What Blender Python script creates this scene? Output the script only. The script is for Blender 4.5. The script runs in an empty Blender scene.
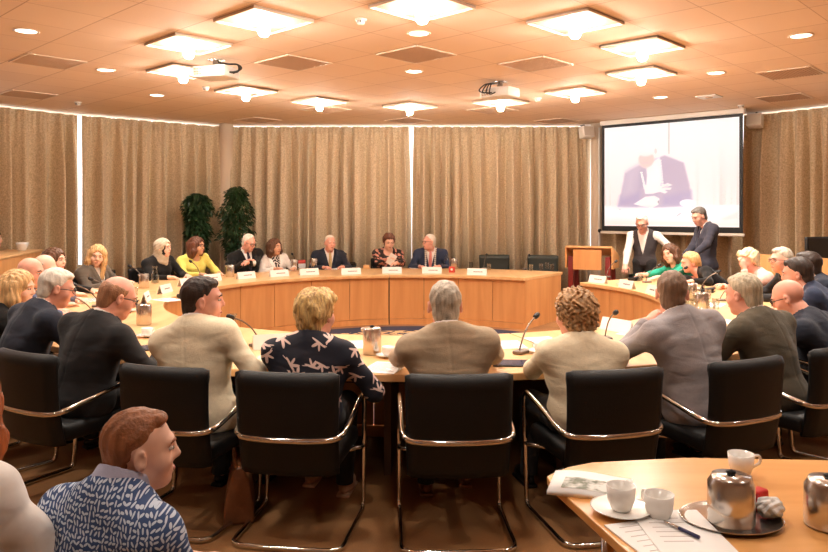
import bpy, bmesh, math, random
import numpy as np
from mathutils import Vector, Matrix
import openvdb as vdb

random.seed(7)
S = bpy.context.scene
COL = S.collection
PI = math.pi
R = math.radians

# ---------------------------------------------------------------- camera
H_CAM, FPX, YH = 1.66, 720.0, 213.0
cam_d = bpy.data.cameras.new('camera')
cam = bpy.data.objects.new('camera', cam_d)
COL.objects.link(cam)
cam.location = (0, 0, H_CAM)
cam.rotation_euler = (R(90), 0, 0)
cam_d.sensor_width = 36
cam_d.lens = FPX / 828 * 36
cam_d.shift_y = -(276 - YH) / 828
cam_d.clip_start = 0.05
S.camera = cam

CY = 8.06                       # centre of the ring of tables
CEIL = 3.29


def at(px, py, z):
    """point on the horizontal plane z seen at a pixel of the photograph"""
    d = FPX * (H_CAM - z) / (py - YH)
    return Vector(((px - 414) / FPX * d, d, z))


def far(px, d, z=0.0):
    return Vector(((px - 414) / FPX * d, d, z))


def ring(t, r, z=0.0):
    """polar position about the ring centre; t=0 towards the camera, + to the right"""
    a = R(t)
    return Vector((r * math.sin(a), CY - r * math.cos(a), z))


def onring(px, r, z=0.0, back=False):
    k = (px - 414) / FPX
    a = k * k + 1
    b = -2 * CY
    c = CY * CY - r * r
    D = max(0, b * b - 4 * a * c)
    y = (-b + (1 if back else -1) * math.sqrt(D)) / 2 / a
    return Vector((k * y, y, z))


# ---------------------------------------------------------------- materials
def lin(c):
    return tuple((x / 12.92 if x <= .04045 else ((x + .055) / 1.055) ** 2.4) for x in (v / 255 for v in c)) + (1,)


_mats = {}


def mat(name, c, rough=.6, metal=0., spec=.5, emit=None, estr=0., noise=None, bump=None, coat=0., sheen=0., trans=0.):
    """noise=(scale, amount[, stretch]) varies the base colour, bump=(scale, strength)"""
    if name in _mats:
        return _mats[name]
    m = bpy.data.materials.new(name)
    _mats[name] = m
    m.use_nodes = True
    nt = m.node_tree
    b = nt.nodes['Principled BSDF']
    col = lin(c)
    b.inputs['Base Color'].default_value = col
    b.inputs['Roughness'].default_value = rough
    b.inputs['Metallic'].default_value = metal
    b.inputs['Specular IOR Level'].default_value = spec
    b.inputs['Coat Weight'].default_value = coat
    b.inputs['Sheen Weight'].default_value = sheen
    b.inputs['Transmission Weight'].default_value = trans
    if emit:
        b.inputs['Emission Color'].default_value = lin(emit)
        b.inputs['Emission Strength'].default_value = estr
    tc = None
    if noise or bump:
        tc = nt.nodes.new('ShaderNodeTexCoord')
        mp = nt.nodes.new('ShaderNodeMapping')
        nt.links.new(tc.outputs['Object'], mp.inputs[0])
        if noise and len(noise) > 2:
            mp.inputs['Scale'].default_value = noise[2]
    if noise:
        n = nt.nodes.new('ShaderNodeTexNoise')
        n.inputs['Scale'].default_value = noise[0]
        n.inputs['Detail'].default_value = 5
        nt.links.new(mp.outputs[0], n.inputs['Vector'])
        rp = nt.nodes.new('ShaderNodeValToRGB')
        a = noise[1]
        rp.color_ramp.elements[0].color = tuple(x * (1 - a) for x in col[:3]) + (1,)
        rp.color_ramp.elements[1].color = tuple(min(1, x * (1 + a)) for x in col[:3]) + (1,)
        rp.color_ramp.elements[0].position = .3
        rp.color_ramp.elements[1].position = .7
        nt.links.new(n.outputs['Fac'], rp.inputs[0])
        nt.links.new(rp.outputs[0], b.inputs['Base Color'])
    if bump:
        n2 = nt.nodes.new('ShaderNodeTexNoise')
        n2.inputs['Scale'].default_value = bump[0]
        n2.inputs['Detail'].default_value = 4
        nt.links.new(tc.outputs['Object'], n2.inputs['Vector'])
        bp = nt.nodes.new('ShaderNodeBump')
        bp.inputs['Strength'].default_value = bump[1]
        bp.inputs['Distance'].default_value = .01
        nt.links.new(n2.outputs['Fac'], bp.inputs['Height'])
        nt.links.new(bp.outputs[0], b.inputs['Normal'])
    return m


class G:
    """tiny node-graph helper for the patterned materials"""

    def __init__(s, name, rough=.8):
        s.m = bpy.data.materials.new(name)
        s.m.use_nodes = True
        s.nt = s.m.node_tree
        s.b = s.nt.nodes['Principled BSDF']
        s.b.inputs['Roughness'].default_value = rough

    def n(s, t, **k):
        x = s.nt.nodes.new(t)
        for a, v in k.items():
            setattr(x, a, v)
        return x

    def l(s, a, b):
        s.nt.links.new(a, b)

    def math(s, op, a, b=None, c=None):
        x = s.n('ShaderNodeMath', operation=op)
        for i, v in enumerate((a, b, c)):
            if v is None:
                continue
            if isinstance(v, (int, float)):
                x.inputs[i].default_value = v
            else:
                s.l(v, x.inputs[i])
        return x.outputs[0]

    def mix(s, f, a, b):
        x = s.n('ShaderNodeMix', data_type='RGBA')
        s.l(f, x.inputs[0])
        for i, v in ((6, a), (7, b)):
            if isinstance(v, tuple):
                x.inputs[i].default_value = v
            else:
                s.l(v, x.inputs[i])
        return x.outputs[2]


def dash_material(name, base, marks, scale, dashes, ky=.6, rand=1.0):
    """cloth printed with randomly turned marks; dashes: (dx, dy, half length, half width, tilt)"""
    g = G(name, .85)
    tc = g.n('ShaderNodeTexCoord')
    sx = g.n('ShaderNodeSeparateXYZ')
    g.l(tc.outputs['Object'], sx.inputs[0])
    u = g.math('MULTIPLY_ADD', sx.outputs[1], ky, sx.outputs[0])
    cb = g.n('ShaderNodeCombineXYZ')
    g.l(u, cb.inputs[0])
    g.l(sx.outputs[2], cb.inputs[1])
    sc = g.n('ShaderNodeVectorMath', operation='SCALE')
    g.l(cb.outputs[0], sc.inputs[0])
    sc.inputs['Scale'].default_value = scale
    vo = g.n('ShaderNodeTexVoronoi', voronoi_dimensions='2D')
    g.l(sc.outputs[0], vo.inputs['Vector'])
    vo.inputs['Scale'].default_value = 1
    vo.inputs['Randomness'].default_value = rand
    df = g.n('ShaderNodeVectorMath', operation='SUBTRACT')
    g.l(sc.outputs[0], df.inputs[0])
    g.l(vo.outputs['Position'], df.inputs[1])
    sp = g.n('ShaderNodeSeparateXYZ')
    g.l(df.outputs[0], sp.inputs[0])
    cs = g.n('ShaderNodeSeparateColor')
    g.l(vo.outputs['Color'], cs.inputs[0])
    ang = g.math('MULTIPLY', cs.outputs[0], 6.28)
    tot = None
    for dx, dy, hl, hw, tilt in dashes:
        a = g.math('ADD', ang, tilt)
        ca, sa = g.math('COSINE', a), g.math('SINE', a)
        x0 = g.math('ADD', g.math('MULTIPLY', sp.outputs[0], ca), g.math('MULTIPLY', sp.outputs[1], sa))
        y0 = g.math('SUBTRACT', g.math('MULTIPLY', sp.outputs[1], ca), g.math('MULTIPLY', sp.outputs[0], sa))
        ex = g.math('DIVIDE', g.math('ABSOLUTE', g.math('SUBTRACT', x0, dx)), hl)
        ey = g.math('DIVIDE', g.math('ABSOLUTE', g.math('SUBTRACT', y0, dy)), hw)
        d = g.math('ADD', g.math('POWER', ex, 2.5), g.math('POWER', ey, 2.0))
        f = g.math('LESS_THAN', d, 1.0)
        tot = f if tot is None else g.math('MAXIMUM', tot, f)
    g.l(g.mix(tot, lin(base), lin(marks)), g.b.inputs['Base Color'])
    return g.m


# ---------------------------------------------------------------- mesh building
class MB:
    def __init__(s):
        s.v, s.f, s.sm = [], [], []

    def add(s, vs, fs, smooth=False, M=None):
        o = len(s.v)
        s.v += [tuple(M @ Vector(p)) if M is not None else tuple(p) for p in vs]
        s.f += [tuple(i + o for i in f) for f in fs]
        s.sm += [smooth] * len(fs)
        return s

    def box(s, lo, hi, M=None, bev=0.):
        if bev > 0:
            bm = bmesh.new()
            bmesh.ops.create_cube(bm, size=1)
            for v in bm.verts:
                v.co = Vector((lo[i] + (v.co[i] + .5) * (hi[i] - lo[i]) for i in range(3)))
            bmesh.ops.bevel(bm, geom=bm.edges[:], offset=bev, segments=3, affect='EDGES', profile=.5)
            return s.bm(bm, M, True)
        (a, b, c), (d, e, f) = lo, hi
        vs = [(a, b, c), (d, b, c), (d, e, c), (a, e, c), (a, b, f), (d, b, f), (d, e, f), (a, e, f)]
        return s.add(vs, [(0, 3, 2, 1), (4, 5, 6, 7), (0, 1, 5, 4), (1, 2, 6, 5), (2, 3, 7, 6), (3, 0, 4, 7)], False, M)

    def bm(s, bm, M=None, smooth=False):
        bm.verts.index_update()
        s.add([v.co[:] for v in bm.verts], [[v.index for v in f.verts] for f in bm.faces], smooth, M)
        bm.free()
        return s

    def lathe(s, prof, n=24, M=None, cap=True, smooth=True):
        vs, fs = [], []
        for r, z in prof:
            for i in range(n):
                a = 2 * PI * i / n
                vs.append((r * math.cos(a), r * math.sin(a), z))
        for j in range(len(prof) - 1):
            for i in range(n):
                k = (i + 1) % n
                fs.append((j * n + i, j * n + k, (j + 1) * n + k, (j + 1) * n + i))
        if cap:
            if prof[0][0] > 1e-4:
                fs.append(tuple(reversed(range(n))))
            if prof[-1][0] > 1e-4:
                fs.append(tuple(range((len(prof) - 1) * n, len(prof) * n)))
        return s.add(vs, fs, smooth, M)

    def tube(s, pts, r, n=10, closed=False, M=None, flat=1.0):
        pts = [Vector(p) for p in pts]
        rs = r if isinstance(r, (list, tuple)) else [r] * len(pts)
        N = len(pts)
        vs, fs = [], []
        up = None
        for i, p in enumerate(pts):
            a = pts[(i - 1) % N] if (i or closed) else pts[0]
            b = pts[(i + 1) % N] if (i < N - 1 or closed) else pts[-1]
            t = (b - a).normalized()
            if up is None:
                up = Vector((0, 0, 1)) if abs(t.z) < .9 else Vector((1, 0, 0))
            x = t.cross(up)
            if x.length < 1e-5:
                x = t.orthogonal()
            x.normalize()
            up = x.cross(t).normalized()
            for k in range(n):
                q = 2 * PI * k / n
                vs.append(p + x * (rs[i] * math.cos(q)) + up * (rs[i] * flat * math.sin(q)))
        for i in range(N if closed else N - 1):
            j = (i + 1) % N
            for k in range(n):
                l = (k + 1) % n
                fs.append((i * n + k, i * n + l, j * n + l, j * n + k))
        if not closed:
            fs.append(tuple(reversed(range(n))))
            fs.append(tuple(range((N - 1) * n, N * n)))
        return s.add([tuple(v) for v in vs], fs, True, M)

    def prism(s, poly, z0, z1, M=None):
        n = len(poly)
        vs = [(x, y, z0) for x, y in poly] + [(x, y, z1) for x, y in poly]
        fs = [tuple(reversed(range(n))), tuple(range(n, 2 * n))]
        for i in range(n):
            k = (i + 1) % n
            fs.append((i, k, n + k, n + i))
        return s.add(vs, fs, False, M)

    def ball(s, c, r, n=12, M=None):
        rr = (r, r, r) if isinstance(r, (int, float)) else r
        bm = bmesh.new()
        bmesh.ops.create_uvsphere(bm, u_segments=n, v_segments=max(6, n * 2 // 3), radius=1)
        for v in bm.verts:
            v.co = Vector((c[i] + v.co[i] * rr[i] for i in range(3)))
        return s.bm(bm, M, True)

    def build(s, name, m, parent=None, loc=None, rz=0., bevel=0.):
        me = bpy.data.meshes.new(name)
        me.from_pydata(s.v, [], s.f)
        me.polygons.foreach_set('use_smooth', s.sm)
        me.update()
        bm = bmesh.new()
        bm.from_mesh(me)
        bmesh.ops.recalc_face_normals(bm, faces=bm.faces[:])
        bm.to_mesh(me)
        bm.free()
        if m is not None:
            me.materials.append(m)
        o = bpy.data.objects.new(name, me)
        COL.objects.link(o)
        if parent is not None:
            o.parent = parent
        if loc is not None:
            o.location = loc
            o.rotation_euler = (0, 0, rz)
        if bevel:
            md = o.modifiers.new('bevel', 'BEVEL')
            md.width = bevel
            md.segments = 2
            md.limit_method = 'ANGLE'
        return o


def tag(o, label=None, cat=None, group=None, kind=None):
    if label:
        o['label'] = label
    if cat:
        o['category'] = cat
    if group:
        o['group'] = group
    if kind:
        o['kind'] = kind
    return o


def thing(name, label, cat, loc=(0, 0, 0), rz=0., group=None):
    o = bpy.data.objects.new(name, None)
    o.empty_display_size = .1
    COL.objects.link(o)
    o.location = loc
    o.rotation_euler = (0, 0, rz)
    return tag(o, label, cat, group)


def dup(o, loc=None, rz=None, label=None, parent=None):
    c = o.copy()
    COL.objects.link(c)
    if parent is not None:
        c.parent = parent
    if loc is not None:
        c.location = loc
    if rz is not None:
        c.rotation_euler = (0, 0, rz)
    if label:
        c['label'] = label
    for ch in list(o.children):
        dup(ch, parent=c)
    return c


def struct(o):
    o['kind'] = 'structure'
    return o


def heading(src, dst):
    """z rotation that turns local +Y from src to dst"""
    return math.atan2(-(dst[0] - src[0]), dst[1] - src[1])


CENTER = Vector((0, CY, 0))
# ================================================================ SETTING
M_ceil = mat('ceiling paint', (246, 226, 206), .85, spec=.2)
M_wall = mat('wall paint', (226, 206, 182), .85, spec=.2)
M_white = mat('white plastic', (240, 236, 230), .45)
M_black = mat('black plastic', (18, 18, 19), .45)
M_chrome = mat('chrome', (215, 212, 208), .12, 1.)
M_steel = mat('brushed steel', (205, 198, 190), .25, 1.)
M_paper = mat('paper', (244, 242, 240), .7, spec=.2)
M_china = mat('white china', (240, 236, 230), .2, coat=.3)


def glass_material(name, tint, refl):
    m = bpy.data.materials.new(name)
    m.use_nodes = True
    nt = m.node_tree
    nt.nodes.clear()
    o = nt.nodes.new('ShaderNodeOutputMaterial')
    t = nt.nodes.new('ShaderNodeBsdfTransparent')
    t.inputs[0].default_value = tint
    g = nt.nodes.new('ShaderNodeBsdfGlossy')
    g.inputs['Roughness'].default_value = .04
    lw = nt.nodes.new('ShaderNodeLayerWeight')
    lw.inputs[0].default_value = refl
    mx = nt.nodes.new('ShaderNodeMixShader')
    mu = nt.nodes.new('ShaderNodeMath')
    mu.operation = 'MULTIPLY'
    mu.inputs[1].default_value = .7
    nt.links.new(lw.outputs['Facing'], mu.inputs[0])
    nt.links.new(mu.outputs[0], mx.inputs[0])
    nt.links.new(t.outputs[0], mx.inputs[1])
    nt.links.new(g.outputs[0], mx.inputs[2])
    nt.links.new(mx.outputs[0], o.inputs[0])
    return m


M_glass = glass_material('glass', (.93, .95, .95, 1), .35)


def carpet_material():
    g = G('brown carpet', .95)
    tc = g.n('ShaderNodeTexCoord')
    n = g.n('ShaderNodeTexNoise')
    n.inputs['Scale'].default_value = 1.6
    n.inputs['Detail'].default_value = 6
    n2 = g.n('ShaderNodeTexNoise')
    n2.inputs['Scale'].default_value = 160
    g.l(tc.outputs['Object'], n.inputs['Vector'])
    g.l(tc.outputs['Object'], n2.inputs['Vector'])
    f = g.math('ADD', g.math('MULTIPLY', n.outputs['Fac'], .7), g.math('MULTIPLY', n2.outputs['Fac'], .4))
    r = g.n('ShaderNodeValToRGB')
    r.color_ramp.elements[0].color = lin((112, 74, 40))
    r.color_ramp.elements[1].color = lin((168, 118, 70))
    r.color_ramp.elements[0].position = .35
    r.color_ramp.elements[1].position = .75
    g.l(f, r.inputs[0])
    g.l(r.outputs[0], g.b.inputs['Base Color'])
    bp = g.n('ShaderNodeBump')
    bp.inputs['Strength'].default_value = .4
    bp.inputs['Distance'].default_value = .004
    g.l(n2.outputs['Fac'], bp.inputs['Height'])
    g.l(bp.outputs[0], g.b.inputs['Normal'])
    return g.m


def rug_material():
    g = G('navy rug', .95)
    tc = g.n('ShaderNodeTexCoord')
    ln = g.n('ShaderNodeVectorMath', operation='LENGTH')
    g.l(tc.outputs['Object'], ln.inputs[0])
    n = g.n('ShaderNodeTexNoise')
    n.inputs['Scale'].default_value = 5
    n.inputs['Detail'].default_value = 3
    n.inputs['Distortion'].default_value = 1.5
    g.l(tc.outputs['Object'], n.inputs['Vector'])
    motif = g.math('GREATER_THAN', n.outputs['Fac'], .47)
    inside = g.math('LESS_THAN', ln.outputs['Value'], 2.05)
    f = g.math('MULTIPLY', motif, inside)
    g.l(g.mix(f, lin((32, 34, 56)), lin((196, 158, 112))), g.b.inputs['Base Color'])
    return g.m


# floor
b = MB()
b.add([(-9, -4, 0), (9, -4, 0), (9, 15, 0), (-9, 15, 0), (-9, -4, -.1), (9, -4, -.1), (9, 15, -.1), (-9, 15, -.1)],
      [(0, 1, 2, 3), (7, 6, 5, 4), (0, 4, 5, 1), (1, 5, 6, 2), (2, 6, 7, 3), (3, 7, 4, 0)])
struct(b.build('floor', carpet_material()))
b = MB()
b.lathe([(2.46, .001), (2.46, .009), (2.44, .012), (.0, .012)], 72, cap=True, smooth=False)
tag(b.build('round_rug', rug_material(), loc=(0, CY, 0)), 'round navy rug with beige motif inside the ring of tables', 'rug')

# ceiling, tile joints as fine grooves in the procedural paint
LC = Vector((0, 8.27, 0))
LROT = R(45 + 1.4)
TILE = .62


def ceiling_material():
    g = G('ceiling tiles', .85)
    g.b.inputs['Specular IOR Level'].default_value = .2
    tc = g.n('ShaderNodeTexCoord')
    mp = g.n('ShaderNodeMapping')
    mp.vector_type = 'TEXTURE'
    mp.inputs['Location'].default_value = (LC.x, LC.y, 0)
    mp.inputs['Rotation'].default_value = (0, 0, LROT)
    mp.inputs['Scale'].default_value = (TILE, TILE, 1)
    g.l(tc.outputs['Object'], mp.inputs[0])
    sp = g.n('ShaderNodeSeparateXYZ')
    g.l(mp.outputs[0], sp.inputs[0])
    tot = None
    for i, w in ((0, .009), (1, .006)):
        fr = g.math('FRACT', g.math('ADD', sp.outputs[i], 100.5))
        e = g.math('MINIMUM', fr, g.math('SUBTRACT', 1.0, fr))
        ln = g.math('LESS_THAN', e, w)
        tot = ln if tot is None else g.math('MAXIMUM', tot, ln)
    # each tile its own very slight tint
    fl = g.n('ShaderNodeVectorMath', operation='FLOOR')
    ad = g.n('ShaderNodeVectorMath', operation='ADD')
    ad.inputs[1].default_value = (100.5, 100.5, 0)
    g.l(mp.outputs[0], ad.inputs[0])
    g.l(ad.outputs[0], fl.inputs[0])
    wn = g.n('ShaderNodeTexWhiteNoise', noise_dimensions='2D')
    g.l(fl.outputs[0], wn.inputs['Vector'])
    base = g.mix(wn.outputs['Value'], lin((240, 212, 186)), lin((246, 219, 193)))
    g.l(g.mix(tot, base, lin((206, 172, 142))), g.b.inputs['Base Color'])
    return g.m


b = MB()
b.box((-9, -4, CEIL), (9, 15, CEIL + .1))
struct(b.build('ceiling', ceiling_material()))

# wall lines (plan): the curtained, many sided wall
WL = [Vector((-7.6, 8.6, 0)), Vector((-7.0, 9.7, 0)), Vector((-5.5, 11.65, 0)), Vector((-3.5, 13.25, 0))]
WB = [Vector((-3.5, 13.25, 0)), Vector((3.36, 13.25, 0))]
WR = [Vector((3.36, 13.25, 0)), Vector((5.6, 11.55, 0)), Vector((7.1, 9.6, 0)), Vector((7.6, 8.6, 0))]
M_win = mat('daylight glass', (255, 255, 255), .3, emit=(236, 242, 255), estr=2.2)
M_frame = mat('window frame', (235, 232, 226), .5)


def wall_run(name, pts, m, z0=0., z1=CEIL, off=0., th=.12):
    """vertical wall along a plan line, pushed outwards by off"""
    mb = MB()
    for a, c in zip(pts[:-1], pts[1:]):
        d = (c - a).normalized()
        n = Vector((-d.y, d.x, 0))
        if n.dot((a + c) / 2 - CENTER) < 0:
            n = -n
        p = [a + n * off, c + n * off, c + n * (off + th), a + n * (off + th)]
        mb.prism([(q.x, q.y) for q in p], z0, z1)
    return struct(mb.build(name, m))


wn_i = 0
for nm, pts in (('wall_left', WL), ('wall_back', WB), ('wall_right', WR)):
    wall_run(nm, pts, M_wall, 0, .8, .34)
    for a, c in zip(pts[:-1], pts[1:]):
        wn_i += 1
        fr = wall_run(f'window_{wn_i}', [a, c], M_win, .8, CEIL, .36, .03)
wall_run('wall_side', [Vector((7.6, 8.6, 0)), Vector((7.6, -3, 0)), Vector((-7.6, -3, 0)), Vector((-7.6, 8.6, 0))], M_wall)


# pillars beside the centre curtain
def pillar(px, y, w, nm, lab):
    x = (px - 414) / FPX * y
    mb = MB()
    mb.lathe([(w, 0), (w, CEIL)], 20)
    o = mb.build(nm, M_wall, loc=(x, y, 0))
    return struct(o)


pillar(226, 13.2, .125, 'trim_1', '')
pillar(597, 13.12, .11, 'trim_2', '')


# curtains ---------------------------------------------------------------
def curtain_material():
    g = G('curtain cloth', .95)
    g.b.inputs['Sheen Weight'].default_value = .15
    g.b.inputs['Specular IOR Level'].default_value = .15
    tc = g.n('ShaderNodeTexCoord')
    n = g.n('ShaderNodeTexNoise')
    n.inputs['Scale'].default_value = 44
    n.inputs['Detail'].default_value = 5
    n.inputs['Roughness'].default_value = .65
    g.l(tc.outputs['Object'], n.inputs['Vector'])
    r = g.n('ShaderNodeValToRGB')
    r.color_ramp.elements[0].color = lin((196, 174, 142))
    r.color_ramp.elements[1].color = lin((228, 208, 176))
    r.color_ramp.elements[0].position = .38
    r.color_ramp.elements[1].position = .62
    g.l(n.outputs['Fac'], r.inputs[0])
    g.l(r.outputs[0], g.b.inputs['Base Color'])
    bp = g.n('ShaderNodeBump')
    bp.inputs['Strength'].default_value = .25
    bp.inputs['Distance'].default_value = .01
    g.l(n.outputs['Fac'], bp.inputs['Height'])
    g.l(bp.outputs[0], g.b.inputs['Normal'])
    return g.m


M_curt = curtain_material()


def curtain(pts, label, seed, top=CEIL - .045, t0=0., t1=0.):
    rnd = random.Random(seed)
    # sample the plan polyline
    L = [0]
    for a, c in zip(pts[:-1], pts[1:]):
        L.append(L[-1] + (c - a).length)
    tot = L[-1]
    per = .25
    n = int(tot / .012)
    # folds of unequal width
    ph = []
    x = 0
    edges = [0]
    while edges[-1] < tot:
        edges.append(edges[-1] + per * rnd.uniform(.65, 1.35))
    amps = [rnd.uniform(.6, 1.25) for _ in edges]
    rows = [0, .06, .14, .3, .6, 1.0]
    vs, fs = [], []
    for i in range(n + 1):
        s = tot * i / n
        k = max(j for j in range(len(L) - 1) if L[j] <= s + 1e-9)
        k = min(k, len(pts) - 2)
        a, c = pts[k], pts[k + 1]
        d = (c - a).normalized()
        nn = Vector((-d.y, d.x, 0))
        if nn.dot((a + c) / 2 - CENTER) > 0:
            nn = -nn
        p = a + d * (s - L[k])
        e = max(j for j in range(len(edges)) if edges[j] <= s + 1e-9)
        w = edges[min(e + 1, len(edges) - 1)] - edges[e] if e + 1 < len(edges) else per
        u = (s - edges[e]) / max(w, 1e-3)
        fold = math.cos(2 * PI * u)
        am = amps[e]
        for q in rows:
            pinch = .018 * math.cos(2 * PI * s / .075) * max(0, 1 - q / .1)
            body = .12 * am * (fold + .25 * math.cos(4 * PI * u + e)) * min(1, .25 + q * 2.2) + .012 * math.sin(s * 41 + seed) * min(1, q * 2)
            sway = d * (.02 * math.sin(s * 7 + q * 3 + seed) * q * min(1, s * 2, (tot - s) * 2)
                        + min(1, q * 2.2) * (t1 * max(0, 1 - (tot - s) / .5) - t0 * max(0, 1 - s / .5)))
            o = p + nn * (pinch + body) + sway
            vs.append((o.x, o.y, top + (0.02 - top) * q))
    m = len(rows)
    for i in range(n):
        for j in range(m - 1):
            fs.append((i * m + j, (i + 1) * m + j, (i + 1) * m + j + 1, i * m + j + 1))
    mb = MB()
    mb.add(vs, fs, True)
    o = mb.build('curtain', M_curt)
    sd = o.modifiers.new('thickness', 'SOLIDIFY')
    sd.thickness = .004
    return tag(o, label, 'curtain', 'floor to ceiling beige curtains')


def wl(px, pts):
    """point of a plan polyline seen at image column px"""
    k = (px - 414) / FPX
    for a, c in zip(pts[:-1], pts[1:]):
        d = c - a
        den = d.x - k * d.y
        if abs(den) < 1e-9:
            continue
        t = (k * a.y - a.x) / den
        if -1e-6 <= t <= 1 + 1e-6:
            return a + d * t
    return pts[-1].copy()


def sub(pts, p0, p1):
    """polyline from image column p0 to p1"""
    A, B = wl(p0, pts), wl(p1, pts)
    mid = [p for p in pts[1:-1] if min(A.x, B.x) < p.x < max(A.x, B.x)]
    return [A] + mid + [B]


curtain(sub(WL, -90, 77.6), 'beige curtain panel at the far left, left of the narrow daylight gap', 1, t1=.03)
curtain(sub(WL, 80.6, 219), 'beige curtain panel behind the hijab-wearing woman, right of the left daylight gap', 2, t0=.02)
curtain(sub(WB, 232, 409), 'beige curtain panel behind the plants and seated pair, left of the middle daylight gap', 3, t1=.045)
curtain(sub(WB, 413.5, 591), 'beige curtain panel behind the two empty chairs, right of the middle daylight gap', 4, t0=.03)
curtain(sub(WR, 604, 742), 'beige curtain panel hanging behind the projection screen', 5)
curtain(sub(WR, 744.6, 960), 'beige curtain panel right of the projection screen', 6)


# curtain rails
def rail(pts, lab):
    mb = MB()
    mb.tube([(p.x, p.y, CEIL - .012) for p in pts], .011, 8)
    return tag(mb.build('curtain_rail', M_white), lab, 'curtain rail', 'white curtain rails under the ceiling')


rail(sub(WL, -90, 219), 'white curtain rail under the ceiling on the left wall')
rail(sub(WB, 232, 591), 'white curtain rail under the ceiling along the back wall')
rail(sub(WR, 604, 960), 'white curtain rail under the ceiling on the right wall')

# thin white pull rod with a dark knob beside the right pillar
pr = thing('curtain_pull_rod', 'thin white curtain pull rod with dark knob beside the lectern pillar', 'pull rod', (3.34, 12.98, 0))
mb = MB()
mb.tube([(0, 0, .45), (0, 0, 3.2)], .02, 10)
mb.build('rod', M_white, pr)
mb = MB()
mb.ball((0, -.03, 1.34), .035)
mb.build('knob', M_black, pr)


# ---------------------------------------------------------------- ceiling fittings
def lat(i, j, z=CEIL):
    a = LROT
    x, y = i * TILE, j * TILE
    return Vector((LC.x + x * math.cos(a) - y * math.sin(a), LC.y + x * math.sin(a) + y * math.cos(a), z))


WARM = (1.0, .91, .80)
M_bulb = mat('lit glass', (255, 240, 220), .3, emit=(255, 244, 230), estr=350)
M_plate = mat('lamp plate enamel', (176, 158, 140), .6)
M_lip = mat('lamp lip enamel', (214, 190, 166), .6)
M_disc = mat('lit downlight', (255, 245, 230), .4, emit=(255, 236, 214), estr=6)
M_vent = mat('ventilation grille', (204, 172, 142), .7)
M_trimring = mat('downlight ring', (236, 214, 190), .4)

names12 = {(-3, -3): 'square ceiling lamp at the top centre of the photo, nearest the camera',
           (-4, -1): 'square ceiling lamp left of the nearest one, above the white jacket man',
           (-1, -4): 'square ceiling lamp right of the nearest one, at the top of the photo',
           (-4, 1): 'square ceiling lamp above left of the side-cabled white projector',
           (1, -4): 'square ceiling lamp on the right, nearer of the two stacked above the screen',
           (-3, 3): 'leftmost square ceiling lamp, just left of the side-cabled white projector',
           (3, -3): 'rightmost square ceiling lamp, just above the screen top',
           (-1, 4): 'square ceiling lamp below right of the side-cabled white projector',
           (4, -1): 'square ceiling lamp left of the screen top corner',
           (1, 4): 'far square ceiling lamp left of the middle curtain gap',
           (4, 1): 'far square ceiling lamp beside the projector with loose black cables',
           (3, 3): 'farthest square ceiling lamp over the middle curtain gap'}
proto = None
for (i, j), lab in names12.items():
    p = lat(i, j)
    if proto is None:
        proto = thing('ceiling_lamp', lab, 'ceiling light', p, LROT, 'square ceiling lamps in a ring')
        h = TILE / 2 - .012
        mb = MB().box((-h, -h, -.012), (h, h, -.002))
        mb.build('reflector_plate', M_plate, proto)
        mb = MB()
        for a in range(4):
            mb.box((-h, -h, -.03), (h, -h + .012, -.002), Matrix.Rotation(a * PI / 2, 4, 'Z'))
        mb.build('lip', M_lip, proto)
        mb = MB().lathe([(.03, -.012), (.03, -.03), (.02, -.034)], 16)
        mb.build('lamp_cap', M_chrome, proto)
        mb = MB().lathe([(.02, -.034), (.048, -.042), (.048, -.12), (.03, -.145), (.0, -.15)], 12, cap=False)
        mb.build('glass_bulb', M_bulb, proto)
        o = proto
    else:
        o = dup(proto, p, LROT, lab)

dl = [((-2, -2), 'nearest round downlight on the middle line, above the middle vent'),
      ((0, 0), 'round downlight on the middle line behind the middle vent'),
      ((-6, 2), 'large round downlight at the left edge of the ceiling'),
      ((-4, 4), 'round downlight in front of the left vent'),
      ((-2, 6), 'far round downlight over the left curtain'),
      ((4, -4), 'round downlight between the screen and the right lamps'),
      ((2, -6), 'round downlight at the right edge of the ceiling'),
      ((6, -2), 'small round downlight above the screen')]
dl += [((i, -8 - i), None) for i in (-8, -6, -4, -2, 0)]
dl += [((i, -12 - i), None) for i in (-11, -8, -6, -4, -1)]
dl += [((i, -16 - i), None) for i in (-11, -8, -5)]
protod = None
for n, ((i, j), lab) in enumerate(dl):
    p = lat(i, j)
    lab2 = lab or 'round recessed downlight outside the photo, over the seats nearest the camera'
    if protod is None:
        protod = thing('downlight', lab2, 'downlight', p, 0, 'round recessed downlights')
        mb = MB().lathe([(.105, -.001), (.11, -.006), (.1, -.012), (.088, -.008), (.086, -.002)], 24, cap=False)
        mb.build('trim_ring', M_trimring, protod)
        mb = MB().lathe([(.087, -.006), (.0, -.007)], 24, cap=False)
        mb.build('lit_disc', M_disc, protod)
    else:
        dup(protod, p, 0, lab2)
    ld = bpy.data.lights.new('downlight_beam', 'SPOT')
    ld.energy = (230 if lab else (125 if n < 13 else 62)) * (1.6 if lab and i > j + 5 else (.8 if lab and j > i + 5 else 1))
    ld.color = WARM
    ld.spot_size = R(125)
    ld.spot_blend = .7
    ld.shadow_soft_size = .08
    lo = bpy.data.objects.new('downlight_beam', ld)
    COL.objects.link(lo)
    lo.location = (p.x, p.y, CEIL - .03)

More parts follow.
